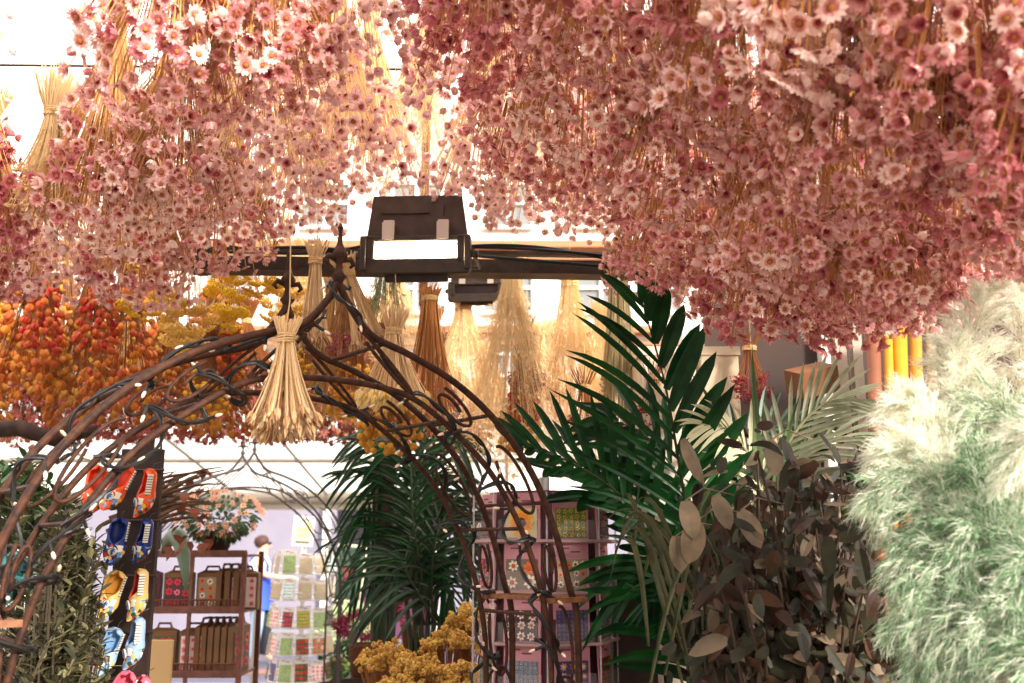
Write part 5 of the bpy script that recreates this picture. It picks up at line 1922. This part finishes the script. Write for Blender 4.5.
# yellow-white notice on top of the stand
sg = thing('notice_sign', 'white and pale yellow notice board with grey lettering above the card stand', 'sign', P(302, 546, CY + 0.1), (0.0, 0.06, 0))
mb = MB()
w, h = 0.145, 0.205
mb.box((0, 0, h / 2), (w, 0.012, h))
obj('board', mb, mat('sign_white', (246, 242, 228), 0.5), sg)
mb = MB()
mb.box((0, -0.008, h * 0.5), (w * 0.82, 0.003, h * 0.56))
obj('yellow_field', mb, mat('sign_yellow', (246, 232, 176), 0.5), sg)
ink = mat('sign_ink', (120, 112, 92), 0.6)
txt = bpy.data.curves.new('lettering', 'FONT')
txt.body = 'BLOEMEN'
txt.size = 0.030
txt.align_x = 'CENTER'
txt.extrude = 0.0008
tmp = bpy.data.objects.new('lettering_curve', txt)
COL.objects.link(tmp)
bpy.context.view_layer.update()
tme = bpy.data.meshes.new_from_object(tmp.evaluated_get(bpy.context.evaluated_depsgraph_get()))
bpy.data.objects.remove(tmp)
tme.materials.clear()
tme.materials.append(ink)
to = bpy.data.objects.new('lettering', tme)
COL.objects.link(to)
to.parent = sg
to.location = (0, -0.0085, h * 0.83)
to.rotation_euler = (PI / 2, 0, 0)
mb = MB()
for z, ww in ((0.60, 0.5), (0.53, 0.66), (0.40, 0.4), (0.33, 0.5)):
    mb.box((0, -0.0105, h * z), (w * ww, 0.002, 0.006))
for k in range(7):
    mb.box((w * (-0.3 + 0.1 * k), -0.0085, h * 0.13), (w * 0.075, 0.002, 0.018))
obj('small_lettering', mb, ink, sg)
mb = MB()
mb.tube([(0, 0.01, -0.05), (0, 0.01, 0.05)], 0.006, 6)
obj('bracket', mb, white, sg)
# grey metal post and crate wires left of the card stand
mb = MB()
a = P(257, 605, 6.2)
mb.box((a.x, 6.2, a.z / 2), (0.03, 0.03, a.z))
tag(obj('metal_post', mb, mat('trestle_grey', (176, 168, 150), 0.5)), 'pale metal post standing left of the card stand', 'post')

# poster window in the purple shop front (dark green, white frame)
ps = thing('framed_poster', 'dark green poster with reddish pot in cream frame on the purple door', 'poster', P(350, 573, 17.93), (0, 0.08, 0))
mb = MB()
mb.box((0, 0, 0), (0.52, 0.05, 0.98))
obj('frame', mb, mat('frame_cream', (214, 196, 168), 0.5), ps)
mb = MB()
mb.box((0, -0.03, 0), (0.45, 0.03, 0.90))
obj('print', mb, mat('poster_green', (44, 62, 52), 0.4, (60, 80, 62), scale=4), ps)
mb = MB()
mb.lathe([(0.08, -0.14), (0.13, 0.06), (0.14, 0.08), (0.02, 0.09)], 12, 0, Matrix.Translation((0, -0.05, 0)) @ Matrix.Scale(0.15, 4, (0, 1, 0)))
obj('printed_pot', mb, mat('poster_pot', (110, 50, 44), 0.5), ps)

# ================================================================== PLANTS ON THE GROUND BEYOND, HEATHER, BOUQUETS
def ball_plant(name, label, px, py, d, rad, n, m, cat='plant', seed=0, stand=True, sq=(1, 1, 0.8), leafw=0.25, L=0.03, pm_=None):
    c = P(px, py, d)
    t = thing(name, label, cat, (c.x, d, 0))
    pot(t, Vector((0, 0, max(0, c.z - rad * 0.9 - 0.14))), rad * 0.62, 0.16, pm_)
    if c.z - rad - 0.14 > 0.05:
        mb = MB()
        mb.box((0, 0, (c.z - rad * 0.9 - 0.14) / 2), (rad * 1.3, rad * 1.3, c.z - rad * 0.9 - 0.14))
        obj('stand', mb, wood_d, t)
    r = random.Random(seed)
    mb = MB()
    for k in range(n):
        dd = Vector((r.gauss(0, 1), r.gauss(0, 1), r.gauss(0, 1))).normalized()
        q = r.uniform(0.55, 1.0)
        p = Vector((dd.x * sq[0], dd.y * sq[1], dd.z * sq[2])) * rad * q + Vector((0, 0, c.z))
        leaflet(mb, p, p + (dd + Vector((r.uniform(-.4, .4), r.uniform(-.4, .4), r.uniform(-.2, .5)))) * L, dd.orthogonal(), L * leafw, 2, 0, 0.05)
    obj('foliage', mb, m, t)
    return t


ball_plant('boxwood_plant', 'round dark green potted bush on the pavement right of card stand', 343, 662, 7.3, 0.17, 900, mat('leaf_box', (46, 84, 34), 0.5, vary=0.4, trans=0.1), seed=1, L=0.035)
ball_plant('white_flower_plant', 'pale green and white leafy plant behind the round bush', 345, 630, 8.4, 0.26, 800, mat('leaf_whitegreen', (206, 222, 176), 0.6, vary=0.2, trans=0.3), seed=2, L=0.05)
ball_plant('white_flower_plant', 'pale green and white leafy plant lower right of round bush', 372, 672, 7.6, 0.22, 700, mat('leaf_lime', (176, 204, 130), 0.6, vary=0.25, trans=0.3), seed=3, L=0.045)
ball_plant('heather_plant', 'potted plum red heather left of the dry yellow bouquets', 363, 626, 5.2, 0.115, 1200, mat('heather_plum', (150, 52, 82), 0.7, vary=0.3), seed=4, L=0.022, sq=(1.25, 1, 0.6))
ball_plant('heather_plant', 'small plum red heather half hidden behind the palm', 412, 610, 5.6, 0.10, 600, mat('heather_plum', (150, 52, 82)), seed=5, L=0.022)
DY = 3.7
for k, (px, py, sc) in enumerate(((385, 655, 1.0), (418, 668, 0.9), (448, 640, 0.95), (470, 618, 0.95), (400, 690, 1.0), (460, 672, 1.0))):
    d = DY + (0.0, -0.1, 0.1, 0.25, -0.2, -0.12)[k]
    c = P(px, py, d)
    t = thing('dried_bouquet', 'dry mustard yellow flower bouquet, %s' % ['leftmost of the cluster below the palm', 'low in the middle of the cluster', 'upper middle beside the seed stand', 'highest, touching the seed stand',
              'at the bottom left edge of the cluster', 'at the bottom right next to the seed stand'][k], 'dried flowers', (c.x, d, 0), (0, 0, 0), 'dry yellow bouquets')
    r = random.Random(700 + k)
    st = MB()
    heads = []
    for q in range(96):
        lump = q % 9
        la = lump * 2.4 + k
        lr = 0.075 * math.sqrt((lump + 0.5) / 9) * sc
        lc = Vector((lr * math.cos(la) * 1.25, lr * math.sin(la), c.z + 0.03 - lr * 0.9 + 0.012 * math.sin(lump * 3.1)))
        dd = Vector((r.gauss(0, 1), r.gauss(0, 1), r.gauss(0.35, 0.8))).normalized()
        p = lc + dd * 0.042 * r.uniform(0.35, 1.1)
        heads.append((p, dd))
        st.tube([(0, 0, c.z - 0.42), (p.x * 0.5, p.y * 0.5, c.z - 0.15), tuple(p)], 0.0014, 3, 0, False)
    obj('stems', st, strawd, t)
    if k == 0:
        TUH = MB()
        for w_ in range(26):
            q_ = Vector((r.gauss(0, 1), r.gauss(0, 1), r.gauss(0, 1))).normalized() * r.uniform(0.6, 1.0)
            TUH.lathe([(0.06, -0.26), (0.3, -0.08), (0.27, 0.16), (0.05, 0.24)], 5, 0 if w_ % 5 else 1, aim(q_, q_, 1.0))
        um_me = TUH.data('flower_cluster', [tansy, mustard])
    for (p, dd) in heads:
        o = obj('flower_cluster', um_me, [], t)
        o.matrix_local = aim(p, dd, 0.0125 * r.uniform(0.75, 1.3), r.random() * 6)
    pot(t, Vector((0, 0, c.z - 0.46)), 0.07, 0.22, mat('vase_dark', (70, 56, 46), 0.5), 'vase')
    mb = MB()
    mb.box((0, 0, (c.z - 0.46) / 2), (0.14, 0.14, c.z - 0.46))
    obj('stand', mb, wood_d, t)

# ================================================================== WOMAN ON THE PAVEMENT
WY = 14.6
wx = P(258, 600, WY).x
wm_ = thing('person', 'person with short dark hair and sunglasses in blue tunic, reaching towards the card stand', 'person', (wx, WY, 0), (0, 0, 0))


def skin_obj(name, verts, edges, radii, m, parent, sub=2):
    me = bpy.data.meshes.new(name)
    me.from_pydata(verts, edges, [])
    me.materials.append(m)
    o = bpy.data.objects.new(name, me)
    COL.objects.link(o)
    o.parent = parent
    sk = o.modifiers.new('skin', 'SKIN')
    sv = me.skin_vertices[0].data
    for i, rr in enumerate(radii):
        sv[i].radius = rr if hasattr(rr, '__len__') else (rr, rr)
    sv[0].use_root = True
    ss = o.modifiers.new('sub', 'SUBSURF')
    ss.levels = ss.render_levels = sub
    return o


skinm = mat('skin', (224, 176, 148), 0.5)
V = [(0, 0, 0.95), (0, 0, 1.12), (0.01, 0, 1.32), (0.015, 0, 1.45), (0.03, 0, 1.52), (0.05, 0, 1.60), (0.05, 0, 1.68),
     (0.01, -0.17, 1.41), (0.13, -0.22, 1.20), (0.36, -0.20, 1.16), (0.46, -0.19, 1.17),
     (0.01, 0.17, 1.41), (0.10, 0.22, 1.20), (0.32, 0.20, 1.14), (0.42, 0.19, 1.15),
     (0.0, -0.10, 0.90), (0.03, -0.11, 0.50), (-0.02, -0.11, 0.09), (0.10, -0.12, 0.03),
     (0.0, 0.10, 0.90), (0.10, 0.11, 0.50), (0.10, 0.11, 0.09), (0.22, 0.12, 0.03)]
E = [(0, 1), (1, 2), (2, 3), (3, 4), (4, 5), (5, 6), (3, 7), (7, 8), (8, 9), (9, 10), (3, 11), (11, 12), (12, 13), (13, 14), (0, 15), (15, 16), (16, 17), (17, 18), (0, 19), (19, 20), (20, 21), (21, 22)]
Rr = [(0.14, 0.11), (0.12, 0.10), (0.15, 0.11), (0.08, 0.07), 0.05, (0.085, 0.095), (0.07, 0.08), 0.055, 0.043, 0.032, 0.03, 0.055, 0.043, 0.032, 0.03, 0.09, 0.058, 0.042, 0.035, 0.09, 0.058, 0.042, 0.035]
for (bi, dy) in ((10, -1), (14, 1)):
    bx_, by_, bz_ = V[bi]
    for f in range(4):
        n0 = len(V)
        V += [(bx_ + 0.045, by_ - 0.028 + 0.019 * f, bz_), (bx_ + 0.08 + 0.008 * (f in (1, 2)), by_ - 0.030 + 0.020 * f, bz_ - 0.012), (bx_ + 0.10 + 0.008 * (f in (1, 2)), by_ - 0.030 + 0.020 * f, bz_ - 0.03)]
        E += [(bi, n0), (n0, n0 + 1), (n0 + 1, n0 + 2)]
        Rr += [0.010, 0.009, 0.007]
    n0 = len(V)
    V += [(bx_ + 0.03, by_ - dy * 0.045, bz_ + 0.0), (bx_ + 0.06, by_ - dy * 0.055, bz_ - 0.01)]
    E += [(bi, n0), (n0, n0 + 1)]
    Rr += [0.011, 0.009]
skin_obj('body', V, E, Rr, skinm, wm_, 1)
mb = MB()
mb.lathe([(0.06, -0.02), (0.1, 0.02), (0.108, 0.08), (0.085, 0.13), (0.03, 0.155)], 14, 0, Matrix.Translation((0.025, 0, 1.60)) @ Matrix.Rotation(-0.25, 4, 'Y'))
obj('hair', mb, mat('hair_dark', (70, 42, 32), 0.6), wm_, True)
mb = MB()
for y in (-0.04, 0.04):
    mb.lathe([(0.028, 0), (0.026, 0.008), (0.002, 0.01)], 10, 0, Matrix.Translation((0.135, y, 1.635)) @ Matrix.Rotation(PI / 2, 4, 'Y'))
mb.tube([(0.135, -0.07, 1.64), (0.03, -0.095, 1.64)], 0.006, 4)
mb.tube([(0.135, 0.07, 1.64), (0.03, 0.095, 1.64)], 0.006, 4)
mb.tube([(0.138, -0.03, 1.64), (0.138, 0.03, 1.64)], 0.004, 4)
obj('sunglasses', mb, cablem, wm_)
mb = MB()
mb.tube([(0.13, 0, 1.62), (0.155, 0, 1.595), (0.135, 0, 1.585)], [0.008, 0.014, 0.008], 6)
obj('nose', mb, skinm, wm_)
mb = MB()
mb.box((0.128, 0, 1.565), (0.01, 0.04, 0.008))
obj('mouth', mb, mat('lips', (176, 90, 84), 0.5), wm_)


def ell_loft(secs, n=18):
    mb = MB()
    V = []
    for (z, rx, ry, cx, cy) in secs:
        for k in range(n):
            a = 2 * PI * k / n
            V.append((cx + rx * math.cos(a), cy + ry * math.sin(a), z))
    Fc = [(i * n + k, i * n + (k + 1) % n, (i + 1) * n + (k + 1) % n, (i + 1) * n + k) for i in range(len(secs) - 1) for k in range(n)]
    mb.add(V, Fc)
    return mb


obj('white_top', ell_loft([(1.00, 0.15, 0.19, 0, 0), (1.2, 0.145, 0.18, 0, 0), (1.36, 0.155, 0.20, 0.0, 0), (1.44, 0.10, 0.17, 0.01, 0), (1.48, 0.06, 0.08, 0.015, 0)]), mat('top_white', (236, 232, 236), 0.7), wm_, True)
obj('blue_tunic', ell_loft([(0.72, 0.24, 0.25, 0, 0), (0.85, 0.21, 0.23, 0, 0), (1.0, 0.165, 0.20, 0, 0), (1.16, 0.155, 0.19, 0.01, 0), (1.22, 0.158, 0.192, 0.012, 0)]), mat('tunic_blue', (40, 76, 190), 0.6), wm_, True)
mb = MB()
for y in (-0.12, 0.12):
    mb.tube([(0.14, y, 1.2), (0.15, y, 1.33), (0.06, y, 1.455), (-0.08, y, 1.43), (-0.14, y, 1.2)], 0.022, 6)
obj('tunic_strap', mb, MATS['tunic_blue'], wm_)
for y, nm in ((-0.11, 'trouser_leg'), (0.11, 'trouser_leg')):
    o = obj(nm, ell_loft([(0.10, 0.07, 0.065, (-0.02 if y < 0 else 0.10), y), (0.5, 0.085, 0.08, (0.03 if y < 0 else 0.10), y), (0.90, 0.12, 0.11, 0.02, y * 0.9)]),
            mat('jeans_light', (150, 176, 204), 0.7) if y < 0 else mat('trouser_black', (34, 34, 44), 0.7), wm_, True)
